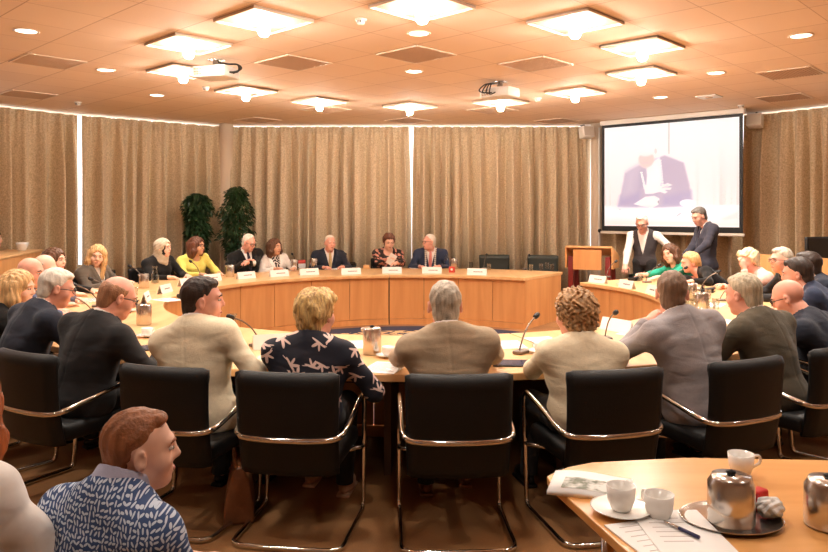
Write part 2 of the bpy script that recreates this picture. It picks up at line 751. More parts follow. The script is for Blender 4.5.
vents = [((-1, -1), 'middle square ceiling vent between the two centre downlights'), ((-2, 1), 'square ceiling vent right of the side-cabled projector'),
         ((1, -2), 'square ceiling vent above the far projector'), ((5, -5), 'square ceiling vent on the right above the wall screen corner'),
         ((-5, 4), 'square ceiling vent on the left behind the large downlight'), ((-4, 8), 'far left square ceiling vent over the curtain'),
         ((8, -4), 'far right square ceiling vent over the curtain'), ((2, 5), 'far square ceiling vent left of the middle curtain gap'),
         ((5, 2), 'far square ceiling vent right of the middle curtain gap'), ((5, 5), 'farthest square ceiling vent above the middle curtain gap'),
         ((2, 8), 'far square ceiling vent over the left pillar'), ((8, 2), 'far square ceiling vent over the right pillar')]
pv = None
for (i, j), lab in vents:
    p = lat(i, j)
    if pv is None:
        pv = thing('ceiling_vent', lab, 'ceiling vent', p, LROT, 'square vents in the ceiling')
        h = TILE / 2 - .012
        mb = MB()
        for a in range(4):
            mb.box((-h, -h, -.012), (h, -h + .018, -.001), Matrix.Rotation(a * PI / 2, 4, 'Z'))
        mb.build('vent_frame', M_trimring, pv)
        mb = MB().box((-h + .018, -h + .018, -.006), (h - .018, h - .018, -.001))
        for k in range(17):
            y = -h + .035 + k * (2 * h - .07) / 16
            mb.box((-h + .02, y, -.012), (h - .02, y + .012, -.005))
        mb.build('grille', M_vent, pv)
    else:
        dup(pv, p, LROT, lab)


def detector(p, lab):
    t = thing('smoke_detector', lab, 'smoke detector', p, 0, 'white smoke detectors')
    MB().lathe([(.05, -.001), (.05, -.012), (.04, -.014)], 20).build('mounting_base', M_white, t)
    MB().lathe([(.036, -.014), (.036, -.03), (.028, -.045), (.0, -.047)], 20).build('sensor_head', M_white, t)
    mb = MB()
    for k in range(8):
        a = k * PI / 4
        mb.box((.03, -.005, -.035), (.038, .005, -.02), Matrix.Rotation(a, 4, 'Z'))
    mb.build('vent_slot', M_black, t)


detector(at(361, 19, CEIL), 'white smoke detector near the top, left of the nearest lamp')
detector(at(206, 87, CEIL), 'white smoke detector below the side-cabled projector')
detector(at(538, 98, CEIL), 'white smoke detector right of the far projector')
detector(at(78, 102, CEIL), 'small white smoke detector above the left daylight gap')
detector(at(741, 105, CEIL), 'small white smoke detector above the screen top right corner')
q = at(709, 96, CEIL)
t = thing('ceiling_sign', 'flat white square fitting on the ceiling above the screen', 'ceiling fitting', q, LROT)
MB().box((-.14, -.14, -.02), (.14, .14, -.001), bev=.006).build('cover', M_white, t)
MB().lathe([(.05, -.02), (.045, -.028), (.0, -.03)], 16).build('lens', M_vent, t)
for n, (px, py) in enumerate(((118, 92), (344, 3))):
    q = at(px, py, CEIL)


# projectors ---------------------------------------------------------------
def projector(p, rz, lab, loose):
    t = thing('projector', lab, 'projector', p, rz, 'ceiling projectors')
    MB().box((-.2, -.15, -.2), (.2, .15, -.08), bev=.02).build('body', M_white, t)
    MB().lathe([(.035, -.08), (.035, -.004), (.09, -.002)], 16).build('ceiling_mount', M_chrome, t)
    MB().lathe([(.05, 0), (.05, .035), (.04, .04), (.036, .02), (0, .02)], 20,
               Matrix.Translation((.1, .15, -.14)) @ Matrix.Rotation(-PI / 2, 4, 'X')).build('lens', M_black, t)
    mb = MB()
    for k in range(3):
        for l in range(3):
            mb.box((-.17 + k * .035, -.153, -.175 + l * .027), (-.145 + k * .035, -.148, -.16 + l * .027))
    mb.build('vent_grille', M_vent, t)
    mb = MB()
    if loose:
        for k in range(4):
            pts = [(-.12 + .05 * k, -.16, -.15), (-.16 + .05 * k, -.23, -.12 - .02 * k), (-.06 + .03 * k, -.25, -.06),
                   (-.02 + .02 * k, -.17, -.05), (.02, -.05, -.02)]
            mb.tube(smooth_path(pts), .008, 6)
    else:
        for k in range(3):
            pts = [(.2, -.04 + .03 * k, -.15), (.3, -.04 + .03 * k, -.15 + .02 * k), (.27, 0, -.07), (.14, .02, -.05), (.03, 0, -.03)]
            mb.tube(smooth_path(pts), .01, 6)
    mb.build('cable', M_black, t)


def smooth_path(pts, n=6):
    P = [Vector(p) for p in pts]
    out = []
    for i in range(len(P) - 1):
        p0, p1, p2, p3 = P[max(i - 1, 0)], P[i], P[i + 1], P[min(i + 2, len(P) - 1)]
        for k in range(n):
            t = k / n
            out.append(.5 * ((2 * p1) + (p2 - p0) * t + (2 * p0 - 5 * p1 + 4 * p2 - p3) * t * t + (3 * p1 - p0 - 3 * p2 + p3) * t ** 3))
    out.append(P[-1])
    return out


projector(at(216, 60, CEIL), R(-20), 'white ceiling projector at the left with black cables on its side', False)
projector(at(500, 82, CEIL), R(-38), 'white ceiling projector right of centre with loose black cables at its rear', True)


# wall loudspeakers
def speaker(p, rz, lab):
    t = thing('wall_speaker', lab, 'loudspeaker', p, rz, 'white loudspeakers on brackets')
    Mr = Matrix.Rotation(R(-12), 4, 'X')
    MB().box((-.11, -.09, -.1), (.11, .09, .1), Mr, .015).build('cabinet', M_white, t)
    MB().box((-.095, -.096, -.085), (.095, -.088, .085), Mr).build('grille_cloth', mat('grey cloth', (196, 184, 170), .9), t)
    MB().tube([(0, .05, .08), (0, .08, .14), (0, .2, .14)], .012, 8).build('bracket', M_black, t)


q = far(586.5, 12.9, H_CAM + (213 - 132.5) * 12.9 / 720)
speaker(q, R(18), 'white loudspeaker beside the pillar, left of the screen')
q = far(755, 11.3, H_CAM + (213 - 121) * 11.3 / 720)
speaker(q, R(-38), 'white loudspeaker at the right top corner of the screen')
# ================================================================ PROJECTION SCREEN
SA = Vector((3.33, 12.75, 0))
SB = Vector((5.09, 11.15, 0))
sdir = (SB - SA).normalized()
sw_ = (SB - SA).length
sz0, sz1 = 1.345, 3.205
scr = thing('projection_screen', 'large black bordered projection screen showing a man in a suit', 'projection screen',
            ((SA + SB) / 2).to_tuple(), math.atan2(sdir.y, sdir.x))
# local: x along the screen, -y towards the room
MB().box((-sw_ / 2, .0, sz0), (sw_ / 2, .02, sz1)).build('screen_border', M_black, scr)
MB().box((-sw_ / 2 - .03, -.01, sz0 - .05), (sw_ / 2 + .03, .035, sz0 - .005), bev=.01).build('bottom_bar', mat('pale bar', (226, 214, 200), .5), scr)
MB().box((-sw_ / 2 - .03, -.03, sz1), (sw_ / 2 + .03, .08, CEIL - .005), bev=.01).build('roller_case', M_white, scr)


def screen_picture():
    """the projected image: a man in a lavender grey suit gesturing over a white desk"""
    W, Hh = 200, 156
    x0, x1 = -sw_ / 2 + .05, sw_ / 2 - .05
    z0, z1 = sz0 + .09, sz1 - .05
    u = (np.arange(W) + .5) / W
    v = (np.arange(Hh) + .5) / Hh
    U, V = np.meshgrid(u, v)          # v=0 top
    rng = np.random.RandomState(3)
    # background curtain on the video
    stripe = sum(np.sin(U * f + p) for f, p in ((37, .3), (71, 1.2), (113, 2.1), (160, .4))) / 4
    grow = np.clip((V - .15) / .7, 0, 1)
    side = np.clip(np.abs(U - .45) * 1.9, 0, 1)
    img = np.stack([np.full_like(U, 252), 249 - 22 * grow * side, 249 - 26 * grow * side], -1)
    img -= (np.clip(stripe, -.2, 1) * 34 * grow * side)[..., None] * np.array([.8, 1.1, 1.1])
    rough = rng.rand(Hh, W)
    img -= ((rough > .8) * 10 * grow * side)[..., None]

    def poly(pts, c, soft=.006):
        """signed distance fill of a polygon given in u,v"""
        P = np.array(pts)
        asp = W / Hh
        d = np.full(U.shape, 1e9)
        ins = np.zeros(U.shape, bool)
        for i in range(len(P)):
            a, b_ = P[i] * (asp, 1), P[(i + 1) % len(P)] * (asp, 1)
            e = b_ - a
            wx, wy = U * asp - a[0], V - a[1]
            t = np.clip((wx * e[0] + wy * e[1]) / (e @ e), 0, 1)
            d = np.minimum(d, np.hypot(wx - t * e[0], wy - t * e[1]))
            c1 = (a[1] > V) != (b_[1] > V)
            xi = a[0] + (V - a[1]) / (b_[1] - a[1] + 1e-12) * e[0]
            ins ^= c1 & (U * asp < xi)
        s = np.where(ins, -d, d)
        f = np.clip(.5 - s / soft / 2, 0, 1)[..., None]
        img[:] = img * (1 - f) + np.array(c) * f

    def ell(cx, cy, rx, ry, c, soft=.1):
        q = np.hypot((U - cx) / rx, (V - cy) / ry)
        f = np.clip((1 - q) / soft + .5, 0, 1)[..., None]
        img[:] = img * (1 - f) + np.array(c) * f

    # thin vertical gap at the top
    f = (np.abs(U - .51) < .003)[..., None] * (V < .3)[..., None]
    img[:] = img * (1 - .25 * f)
    # desk
    poly([(0, .80), (1, .80), (1, 1), (0, 1)], (255, 253, 254), .01)
    poly([(.86, .92), (1, .84), (1, .93), (.9, .95)], (240, 224, 220), .02)
    # suit
    suit = (184, 166, 196)
    poly([(.29, .39), (.40, .34), (.48, .31), (.62, .39), (.66, .60), (.68, .79), (.40, .82), (.115, .80), (.13, .72), (.17, .47)], suit, .012)
    poly([(.13, .70), (.28, .66), (.31, .74), (.26, .80), (.115, .80)], (166, 150, 194), .03)
    poly([(.47, .70), (.67, .66), (.68, .80), (.46, .80)], (164, 148, 194), .03)
    poly([(.19, .45), (.27, .40), (.24, .66), (.16, .70)], (196, 180, 206), .05)
    # shirt, tie and chain
    poly([(.335, .40), (.44, .33), (.455, .55), (.44, .66), (.33, .66), (.345, .50)], (254, 250, 250), .012)
    poly([(.285, .46), (.325, .45), (.33, .60), (.285, .62)], (170, 158, 190), .02)
    for k in range(10):
        ell(.30 + .003 * k, .47 + .017 * k, .010, .009, (250, 246, 250))
        ell(.445 + .002 * k, .36 + .026 * k, .010, .010, (246, 242, 246))
    # head: blown out white hair, pink face
    ell(.335, .26, .075, .155, (255, 250, 249), .2)
    ell(.338, .34, .063, .085, (240, 200, 198), .35)
    ell(.335, .22, .08, .085, (255, 253, 252), .4)
    ell(.41, .265, .012, .03, (243, 208, 208), .5)
    poly([(.275, .258), (.32, .262), (.32, .275), (.275, .270)], (226, 208, 218), .008)
    ell(.33, .375, .03, .01, (236, 196, 200), .8)
    # hands
    hand = (255, 247, 247)
    poly([(.32, .60), (.36, .585), (.43, .62), (.50, .58), (.535, .60), (.48, .625), (.53, .625), (.52, .645), (.475, .645), (.50, .665), (.48, .68), (.44, .66), (.39, .68), (.33, .68)], hand, .006)
    poly([(.24, .78), (.33, .71), (.40, .70), (.44, .73), (.43, .79), (.38, .82), (.30, .80)], hand, .006)
    poly([(.455, .62), (.50, .60), (.505, .606), (.46, .635)], (226, 204, 214), .004)
    # things on the desk
    ell(.645, .775, .055, .035, (253, 252, 254), .2)
    poly([(.12, .825), (.14, .835), (.135, .845), (.115, .833)], (190, 186, 196), .004)
    poly([(.56, .90), (.60, .86), (.605, .868), (.57, .905)], (176, 170, 184), .004)
    ell(.43, .76, .007, .014, (150, 140, 160), .4)
    poly([(0, .93), (1, .945), (1, 1), (0, 1)], (250, 232, 226), .02)
    img = np.clip(img, 0, 255) / 255
    linimg = np.where(img <= .04045, img / 12.92, ((img + .055) / 1.055) ** 2.4)
    xs = np.linspace(x0, x1, W + 1)
    zs = np.linspace(z1, z0, Hh + 1)
    vs = [(x, -.004, z) for z in zs for x in xs]
    fs = [(j * (W + 1) + i, (j + 1) * (W + 1) + i, (j + 1) * (W + 1) + i + 1, j * (W + 1) + i + 1) for j in range(Hh) for i in range(W)]
    me = bpy.data.meshes.new('projected_picture')
    me.from_pydata(vs, [], fs)
    ca = me.color_attributes.new('picture', 'FLOAT_COLOR', 'CORNER')
    buf = np.ones((Hh * W, 4, 4), np.float32)
    buf[:, :, :3] = linimg.reshape(-1, 1, 3)
    ca.data.foreach_set('color', buf.ravel())
    g = G('projected light', .9)
    at_ = g.n('ShaderNodeAttribute', attribute_name='picture')
    g.b.inputs['Base Color'].default_value = (.3, .3, .3, 1)
    g.l(at_.outputs['Color'], g.b.inputs['Emission Color'])
    g.b.inputs['Emission Strength'].default_value = 0.86
    me.materials.append(g.m)
    o = bpy.data.objects.new('projected_picture', me)
    COL.objects.link(o)
    o.parent = scr
    return o


PIC = screen_picture()


# ================================================================ TABLES
def wood_material(name, c0, c1, rough=.35, stretch=(1, 1, .08), scale=9, coat=.15):
    g = G(name, rough)
    g.b.inputs['Coat Weight'].default_value = coat
    g.b.inputs['Coat Roughness'].default_value = .25
    tc = g.n('ShaderNodeTexCoord')
    mp = g.n('ShaderNodeMapping')
    mp.inputs['Scale'].default_value = stretch
    g.l(tc.outputs['Object'], mp.inputs[0])
    n = g.n('ShaderNodeTexNoise')
    n.inputs['Scale'].default_value = scale
    n.inputs['Detail'].default_value = 6
    n.inputs['Distortion'].default_value = .4
    g.l(mp.outputs[0], n.inputs['Vector'])
    r = g.n('ShaderNodeValToRGB')
    r.color_ramp.elements[0].color = lin(c0)
    r.color_ramp.elements[1].color = lin(c1)
    r.color_ramp.elements[0].position = .3
    r.color_ramp.elements[1].position = .7
    g.l(n.outputs['Fac'], r.inputs[0])
    g.l(r.outputs[0], g.b.inputs['Base Color'])
    return g.m


M_top = wood_material('beech top', (218, 168, 112), (236, 190, 136), .32, (1, .15, 1))
M_panel = wood_material('beech panel', (206, 142, 84), (224, 162, 102), .42, (1, 1, .1))
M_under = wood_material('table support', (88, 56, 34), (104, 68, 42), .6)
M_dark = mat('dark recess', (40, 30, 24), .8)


def arc_slab(mb, t0, t1, r0, r1, z0, z1, bev=0.):
    n = max(4, int(abs(t1 - t0) / 1.5))
    inn, out = [], []
    for i in range(n + 1):
        t = t0 + (t1 - t0) * i / n
        a, c = ring(t, r0), ring(t, r1)
        inn.append((a.x, a.y))
        out.append((c.x, c.y))
    m = n + 1
    vs = [(x, y, z0) for x, y in inn] + [(x, y, z0) for x, y in out] + [(x, y, z1) for x, y in inn] + [(x, y, z1) for x, y in out]
    fs = []
    for i in range(n):
        fs += [(i, i + 1, m + i + 1, m + i), (2 * m + i, 3 * m + i, 3 * m + i + 1, 2 * m + i + 1),
               (i, 2 * m + i, 2 * m + i + 1, i + 1), (m + i, m + i + 1, 3 * m + i + 1, 3 * m + i)]
    fs += [(0, m, 3 * m, 2 * m), (n, 2 * m + n, 3 * m + n, m + n)]
    mb.add(vs, fs)


RI, RO, ZT = 2.65, 3.96, .74


def table(t0, t1, label, npan, ends=(False, False)):
    mid = ring((t0 + t1) / 2, (RI + RO) / 2)
    T = thing('conference_table', label, 'table', (mid.x, mid.y, 0), 0, 'curved tables of the council ring')
    off = (-mid.x, -mid.y, 0)

    def put(mb, name, m, bevel=0.):
        mb.v = [(x + off[0], y + off[1], z) for x, y, z in mb.v]
        return mb.build(name, m, T, bevel=bevel)
    mb = MB()
    arc_slab(mb, t0, t1, RI, RO, ZT - .045, ZT)
    put(mb, 'tabletop', M_top, .006)
    for k in range(npan):
        a = t0 + (t1 - t0) * k / npan + .08
        c = t0 + (t1 - t0) * (k + 1) / npan - .08
        mb = MB()
        arc_slab(mb, a, c, RI + .05, RI + .075, .085, ZT - .045)
        put(mb, 'front_panel', M_panel)
    mb = MB()
    arc_slab(mb, t0 + .1, t1 - .1, RI + .035, RI + .08, .0, .08)
    put(mb, 'plinth', M_panel)
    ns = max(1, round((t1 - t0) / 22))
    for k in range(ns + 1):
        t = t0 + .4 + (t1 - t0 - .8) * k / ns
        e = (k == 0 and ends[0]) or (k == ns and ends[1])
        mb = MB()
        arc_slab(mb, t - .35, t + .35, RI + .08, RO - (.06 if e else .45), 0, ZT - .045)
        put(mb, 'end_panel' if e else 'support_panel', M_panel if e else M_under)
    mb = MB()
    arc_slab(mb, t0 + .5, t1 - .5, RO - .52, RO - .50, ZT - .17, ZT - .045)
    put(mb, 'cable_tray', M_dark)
    return T


table(144, 187.8, 'curved beech head table in front of the mayor and the two empty chairs', 4, (True, False))
table(188, 263, 'curved beech table in front of the hijab-wearing woman and the yellow blouse woman', 6)
table(263.2, 320, 'curved beech table along the left side of the ring', 5)
table(320.2, 376, 'curved beech table nearest the camera, in front of the floral top woman', 5)
table(16.2, 70, 'curved beech table at front right, in front of the grey suit man', 5)
table(70.2, 124, 'curved beech table at the right under the screen, its open end by the lectern', 5, (False, True))

# ---------------------------------------------------------------- cantilever chairs
M_leather = mat('black leather', (15, 14, 14), .46, spec=.32, bump=(220, .25))
M_leather2 = mat('dark green leather', (50, 54, 48), .45, spec=.45, bump=(220, .25))


def make_chair(label, leather, high=.875):
    c = thing('cantilever_chair', label, 'chair')
    # seat
    mb = MB().box((-.25, -.22, .37), (.25, .27, .47), bev=.035)
    mb.build('seat', leather, c)
    # padded back: thick curved panel, closed, bulging at the bottom
    n, m = 16, 14
    front, back = [], []
    for j in range(m + 1):
        q = j / m
        z = .36 + (high - .36) * q
        yb = -.215 - .055 * q - .02 * math.sin(q * PI)
        for i in range(n + 1):
            x = -1 + 2 * i / n
            w = .255 + .012 * q
            rd = 1 - max(0, abs(x) - .93) * 1.2
            curve = -.035 * (1 - x * x)
            th = .033 * math.sqrt(max(0, 1 - max(0, (abs(x) - .8) / .2) ** 2.2)) * math.sqrt(max(0, 1 - max(0, (q - .93) / .07) ** 2.2)) + .004
            roll = .010 * math.exp(-((q - .95) / .05) ** 2)
            zz = z - .012 * max(0, (abs(x) - .85) / .15) ** 2 * q
            front.append((x * w, yb + curve + th + roll, zz))
            back.append((x * w, yb + curve - th - roll, zz))
    k = n + 1
    N = len(front)
    fs = []
    for j in range(m):
        for i in range(n):
            a = j * k + i
            fs.append((a, a + 1, a + 1 + k, a + k))
            fs.append((N + a, N + a + k, N + a + k + 1, N + a + 1))
    for i in range(n):
        fs.append((i, N + i, N + i + 1, i + 1))
        t = m * k + i
        fs.append((t, t + 1, N + t + 1, N + t))
    for j in range(m):
        a = j * k
        fs.append((a, a + k, N + a + k, N + a))
        a = j * k + n
        fs.append((a, N + a, N + a + k, a + k))
    mb = MB()
    mb.add(front + back, fs, True)
    mb.build('backrest', leather, c)
    # one bent tube: rear loop, arms, front legs, runners and rear floor bar
    half = []
    hw = .28
    # arm loop half (right side) from the middle of the rear loop
    P = [(0, -.322, .545), (.10, -.319, .545), (.2, -.302, .547), (.256, -.27, .552), (hw, -.2, .568),
         (hw, 0, .61), (hw, .18, .645), (hw, .235, .643), (hw, .258, .605), (hw, .25, .45), (hw, .235, .2), (hw, .225, .07), (hw, .21, .025),
         (hw, .16, .014), (hw, -.1, .014), (hw, -.25, .014), (hw - .02, -.29, .014), (hw - .06, -.31, .014), (.1, -.318, .014), (0, -.318, .014)]
    right = smooth_path(P, 4)
    left = [Vector((-p.x, p.y, p.z)) for p in right]
    pts = right + list(reversed(left))[1:-1]
    mb = MB()
    mb.tube(pts, .0125, 10, True, flat=1.25)
    mb.build('tube_frame', M_chrome, c)
    for s in (-1, 1):
        mb = MB()
        mb.tube([(s * .2, .1, .37), (s * hw, .2, .36), (s * hw, .244, .36)], .012, 8)
        mb.build('seat_bracket', M_chrome, c)
    return c


CH0 = None


def chair(t, label, r=4.21, dark=False):
    global CH0
    p = ring(t, r)
    rz = heading(p, CENTER)
    if CH0 is None:
        CH0 = make_chair(label, M_leather)
        CH0['group'] = 'black cantilever chairs around the ring'
        CH0.location = p
        CH0.rotation_euler = (0, 0, rz)
        return CH0
    return dup(CH0, p, rz, label)


# ---------------------------------------------------------------- lectern, side desks, monitor
M_red = mat('red lacquered wood', (120, 30, 26), .4)
lp = far(592, 11.35)
lec = thing('lectern', 'beech lectern with dark red legs beside the right pillar', 'lectern', lp.to_tuple(), R(152))
# local: +y is the speaker's side -> audience at -y ; rotated so that the audience side faces the ring
mb = MB()
mb.box((-.2, .2, .78), (.24, .225, 1.09))
mb.build('front_board', M_panel, lec)
mb = MB()
mb.prism([(-.24, .98), (.22, 1.12), (.22, 1.15), (-.24, 1.01)], -.36, .36, Matrix(((0, 0, 1, 0), (1, 0, 0, 0), (0, 1, 0, 0), (0, 0, 0, 1))))
mb.build('reading_top', M_top, lec)
for s in (-1, 1):
    mb = MB()
    mb.prism([(-.22, .80), (.2, .80), (.22, 1.12), (-.24, .98)], s * .36 - .012, s * .36 + .012, Matrix(((0, 0, 1, 0), (1, 0, 0, 0), (0, 1, 0, 0), (0, 0, 0, 1))))
    mb.build('side_board', M_panel, lec)
for sx in (-.29, .29):
    for sy in (-.16, .16):
        MB().box((sx - .04, sy - .035, 0), (sx + .04, sy + .035, .98), bev=.006).build('leg', M_red, lec)
MB().box((-.34, -.2, .02), (.34, .2, .06), bev=.006).build('foot_shelf', M_red, lec)


def side_desk(a, c, z, depth, label, zd=None):
    a, c = Vector(a), Vector(c)
    d = (c - a)
    L = d.length
    t = thing('side_desk', label, 'desk', ((a + c) / 2).to_tuple(), math.atan2(d.y, d.x))
    MB().box((-L / 2, -.015, .06), (L / 2, .015, z - .03 if zd is None else z)).build('front_panel', M_panel, t)
    zz = z if zd is None else zd
    MB().box((-L / 2 - .02 * (zd is None), -.03 if zd is None else .016, zz - .03), (L / 2 + .02 * (zd is None), depth, zz), bev=.006).build('desktop', M_top, t)
    z = zz
    for s in (-1, 1):
        MB().box((s * L / 2 - .015, .015, 0), (s * L / 2 + .015, depth - .03, z - .03)).build('end_panel', M_panel, t)
    MB().box((-L / 2, .0, 0), (L / 2, .04, .06)).build('plinth', M_dark, t)
    return t


ldesk = side_desk((-4.9, 8.1, 0), (-5.56, 10.72, 0), 1.12, -.0 + .45, 'tall beech side desk at the far left in front of the curtain')
rdesk = side_desk((4.52, 9.5, 0), (5.35, 7.6, 0), 1.12, .6, 'tall beech side desk at the far right carrying the black monitor', .96)
mp_ = Vector((5.15, 9.1, .961))
mon = thing('computer_monitor', 'black computer monitor on the right side desk', 'monitor', mp_.to_tuple(), R(200))
MB().box((-.27, -.02, .045), (.27, .025, .40), bev=.012).build('display_case', M_black, mon)
MB().box((-.25, .024, .065), (.25, .028, .38)).build('screen_face', mat('switched off display', (10, 10, 12), .15), mon)
MB().box((-.03, -.05, .01), (.03, -.02, .2), bev=.005).build('stand_neck', M_black, mon)
MB().lathe([(.12, 0), (.12, .01), (.0, .014)], 20).build('stand_foot', M_black, mon)


# ---------------------------------------------------------------- plants
M_leaf = mat('ficus leaf', (40, 66, 34), .45, noise=(9, .45))
M_bark = mat('bark', (96, 70, 48), .85)
M_pot = mat('dark planter', (50, 44, 40), .55)


def ficus(px, d, top, wid, seed, label):
    p = far(px, d)
    t = thing('potted_ficus', label, 'plant', p.to_tuple(), 0, 'potted ficus trees by the curtain')
    rnd = random.Random(seed)
    MB().lathe([(.15, 0), (.2, .02), (.23, .42), (.24, .45), (.215, .45), (.2, .4), (0, .4)], 24).build('planter', M_pot, t)
    mb = MB()
    for k in range(3):
        a = k * 2.1
        mb.tube(smooth_path([(.04 * math.cos(a), .04 * math.sin(a), .38), (.05 * math.cos(a + 1), .05 * math.sin(a + 1), .9),
                             (.06 * math.cos(a + 2), .05 * math.sin(a + 2), 1.4), (.05 * math.cos(a + 3), .05 * math.sin(a + 3), top - .2)]), [.018] * 19, 7)
    mb.build('trunk', M_bark, t)
    vs, fs = [], []
    for k in range(2600):
        z = .75 + (top - .75) * rnd.random() ** .85
        q = (z - .75) / (top - .75)
        prof = wid * (.55 + .45 * math.sin(min(1, q * 1.15) * PI * .72)) * (1 if q < .86 else math.sqrt(max(.02, 1 - ((q - .86) / .14) ** 2)))
        lump = 1 + .34 * math.sin(z * 9 + seed) * math.sin(seed * 3 + z * 5)
        a = rnd.uniform(0, 2 * PI)
        rr = .95 * prof * lump * math.sqrt(rnd.random()) * rnd.uniform(.85, 1.12)
        c = Vector((rr * math.cos(a), rr * math.sin(a), z))
        ln = rnd.uniform(.07, .12)
        w = ln * .2
        out = Vector((math.cos(a + rnd.uniform(-.7, .7)), math.sin(a + rnd.uniform(-.7, .7)), rnd.uniform(-1.6, -.1))).normalized()
        sd = out.cross(Vector((rnd.uniform(-.5, .5), rnd.uniform(-.5, .5), 1))).normalized()
        nm = sd.cross(out)
        b0 = len(vs)
        mid = c + out * ln * .5 + nm * ln * .07
        vs += [c, mid + sd * w, c + out * ln, mid - sd * w, c + out * ln * .5 - nm * ln * .02]
        fs += [(b0, b0 + 1, b0 + 4), (b0 + 1, b0 + 2, b0 + 4), (b0 + 2, b0 + 3, b0 + 4), (b0 + 3, b0, b0 + 4)]
    mb = MB()
    mb.add([tuple(v) for v in vs], fs, False)
    mb.build('foliage', M_leaf, t)


ficus(198, 12.25, 2.0, .215, 4, 'shorter potted ficus behind the yellow blouse woman')
ficus(236.5, 12.45, 2.12, .255, 9, 'taller potted ficus behind the dark suited man with clasped hands')
# ================================================================ PEOPLE (smooth blended volumes, meshed)
class Field:
    def __init__(s, lo, hi, v):
        s.v = v
        s.lo = np.array(lo, float) - 2 * v
        s.n = np.ceil((np.array(hi, float) + 2 * v - s.lo) / v).astype(int) + 1
        s.f = np.full(s.n, .5, np.float32)
        s.ax = [(s.lo[i] + v * np.arange(s.n[i])).astype(np.float32) for i in range(3)]

    def sl(s, lo, hi):
        r = []
        for i in range(3):
            a = int(max(0, math.floor((lo[i] - s.lo[i]) / s.v)))
            c = int(min(s.n[i], math.ceil((hi[i] - s.lo[i]) / s.v) + 1))
            r.append(slice(a, max(a, c)))
        return tuple(r)

    def xyz(s, sl):
        return (s.ax[0][sl[0]][:, None, None], s.ax[1][sl[1]][None, :, None], s.ax[2][sl[2]][None, None, :])

    def add(s, prim, k=.02):
        m = k + 2.5 * s.v + .01
        sl = s.sl(prim[1] - m, prim[2] + m)
        if any(q.start >= q.stop for q in sl):
            return s
        d = prim[0](*s.xyz(sl))
        a = s.f[sl]
        h = np.clip(.5 + .5 * (d - a) / k, 0, 1)
        s.f[sl] = a * h + d * (1 - h) - k * h * (1 - h)
        return s

    def sub(s, prim, k=.01):
        m = k + 2.5 * s.v + .01
        sl = s.sl(prim[1] - m, prim[2] + m)
        if any(q.start >= q.stop for q in sl):
            return s
        d = -prim[0](*s.xyz(sl))
        a = s.f[sl]
        h = np.clip(.5 - .5 * (d - a) / k, 0, 1)
        s.f[sl] = a * h + d * (1 - h) + k * h * (1 - h)
        return s

    def full(s):
        return s.xyz((slice(None),) * 3)

    def copy(s):
        o = Field.__new__(Field)
        o.__dict__.update(s.__dict__)
        o.f = s.f.copy()
        return o

    def mesh(s, name, m, parent, M=None):
        g = vdb.FloatGrid(.5)
        g.copyFromArray(np.ascontiguousarray(s.f))
        p, q = g.convertToQuads(0.0)
        if len(p) == 0:
            return None
        p = np.asarray(p, np.float64) * s.v + s.lo
        if M is not None:
            A = np.array(M.to_3x3())
            p = p @ A.T + np.array(M.translation)
        q = np.asarray(q, np.int64)[:, ::-1]
        me = bpy.data.meshes.new(name)
        me.vertices.add(len(p))
        me.vertices.foreach_set('co', p.astype(np.float32).ravel())
        me.loops.add(q.size)
        me.loops.foreach_set('vertex_index', q.astype(np.int32).ravel())
        me.polygons.add(len(q))
        me.polygons.foreach_set('loop_start', (np.arange(len(q)) * 4).astype(np.int32))
        me.polygons.foreach_set('use_smooth', np.ones(len(q), bool))
        me.update(calc_edges=True)
        me.validate()
        # outward orientation
        a, b_, c = p[q[:, 0]], p[q[:, 1]], p[q[:, 2]]
        if np.einsum('ij,ij->i', a, np.cross(b_, c)).sum() < 0:
            me.flip_normals()
        if m is not None:
            me.materials.append(m)
        o = bpy.data.objects.new(name, me)
        COL.objects.link(o)
        o.parent = parent
        return o


def A3(v):
    return np.array((v[0], v[1], v[2]), float)


def cap(a, b, ra, rb=None):
    rb = ra if rb is None else rb
    a, b = A3(a), A3(b)
    r = max(ra, rb)
    ba = b - a
    L = float(ba @ ba) + 1e-12

    def f(X, Y, Z):
        x, y, z = X - a[0], Y - a[1], Z - a[2]
        h = np.clip((x * ba[0] + y * ba[1] + z * ba[2]) / L, 0, 1)
        return np.sqrt((x - h * ba[0]) ** 2 + (y - h * ba[1]) ** 2 + (z - h * ba[2]) ** 2) - (ra + (rb - ra) * h)
    return f, np.minimum(a, b) - r, np.maximum(a, b) + r


def ell(c, r, Rm=None):
    c, r = A3(c), A3(r)
    B = np.eye(3) if Rm is None else np.array(Rm)
    ext = np.sqrt(((B * r) ** 2).sum(1))

    def f(X, Y, Z):
        x, y, z = X - c[0], Y - c[1], Z - c[2]
        u = (x * B[0, 0] + y * B[1, 0] + z * B[2, 0])
        v = (x * B[0, 1] + y * B[1, 1] + z * B[2, 1])
        w = (x * B[0, 2] + y * B[1, 2] + z * B[2, 2])
        k0 = np.sqrt((u / r[0]) ** 2 + (v / r[1]) ** 2 + (w / r[2]) ** 2)
        k1 = np.sqrt((u / r[0] ** 2) ** 2 + (v / r[1] ** 2) ** 2 + (w / r[2] ** 2) ** 2) + 1e-6
        return k0 * (k0 - 1) / k1
    return f, c - ext, c + ext


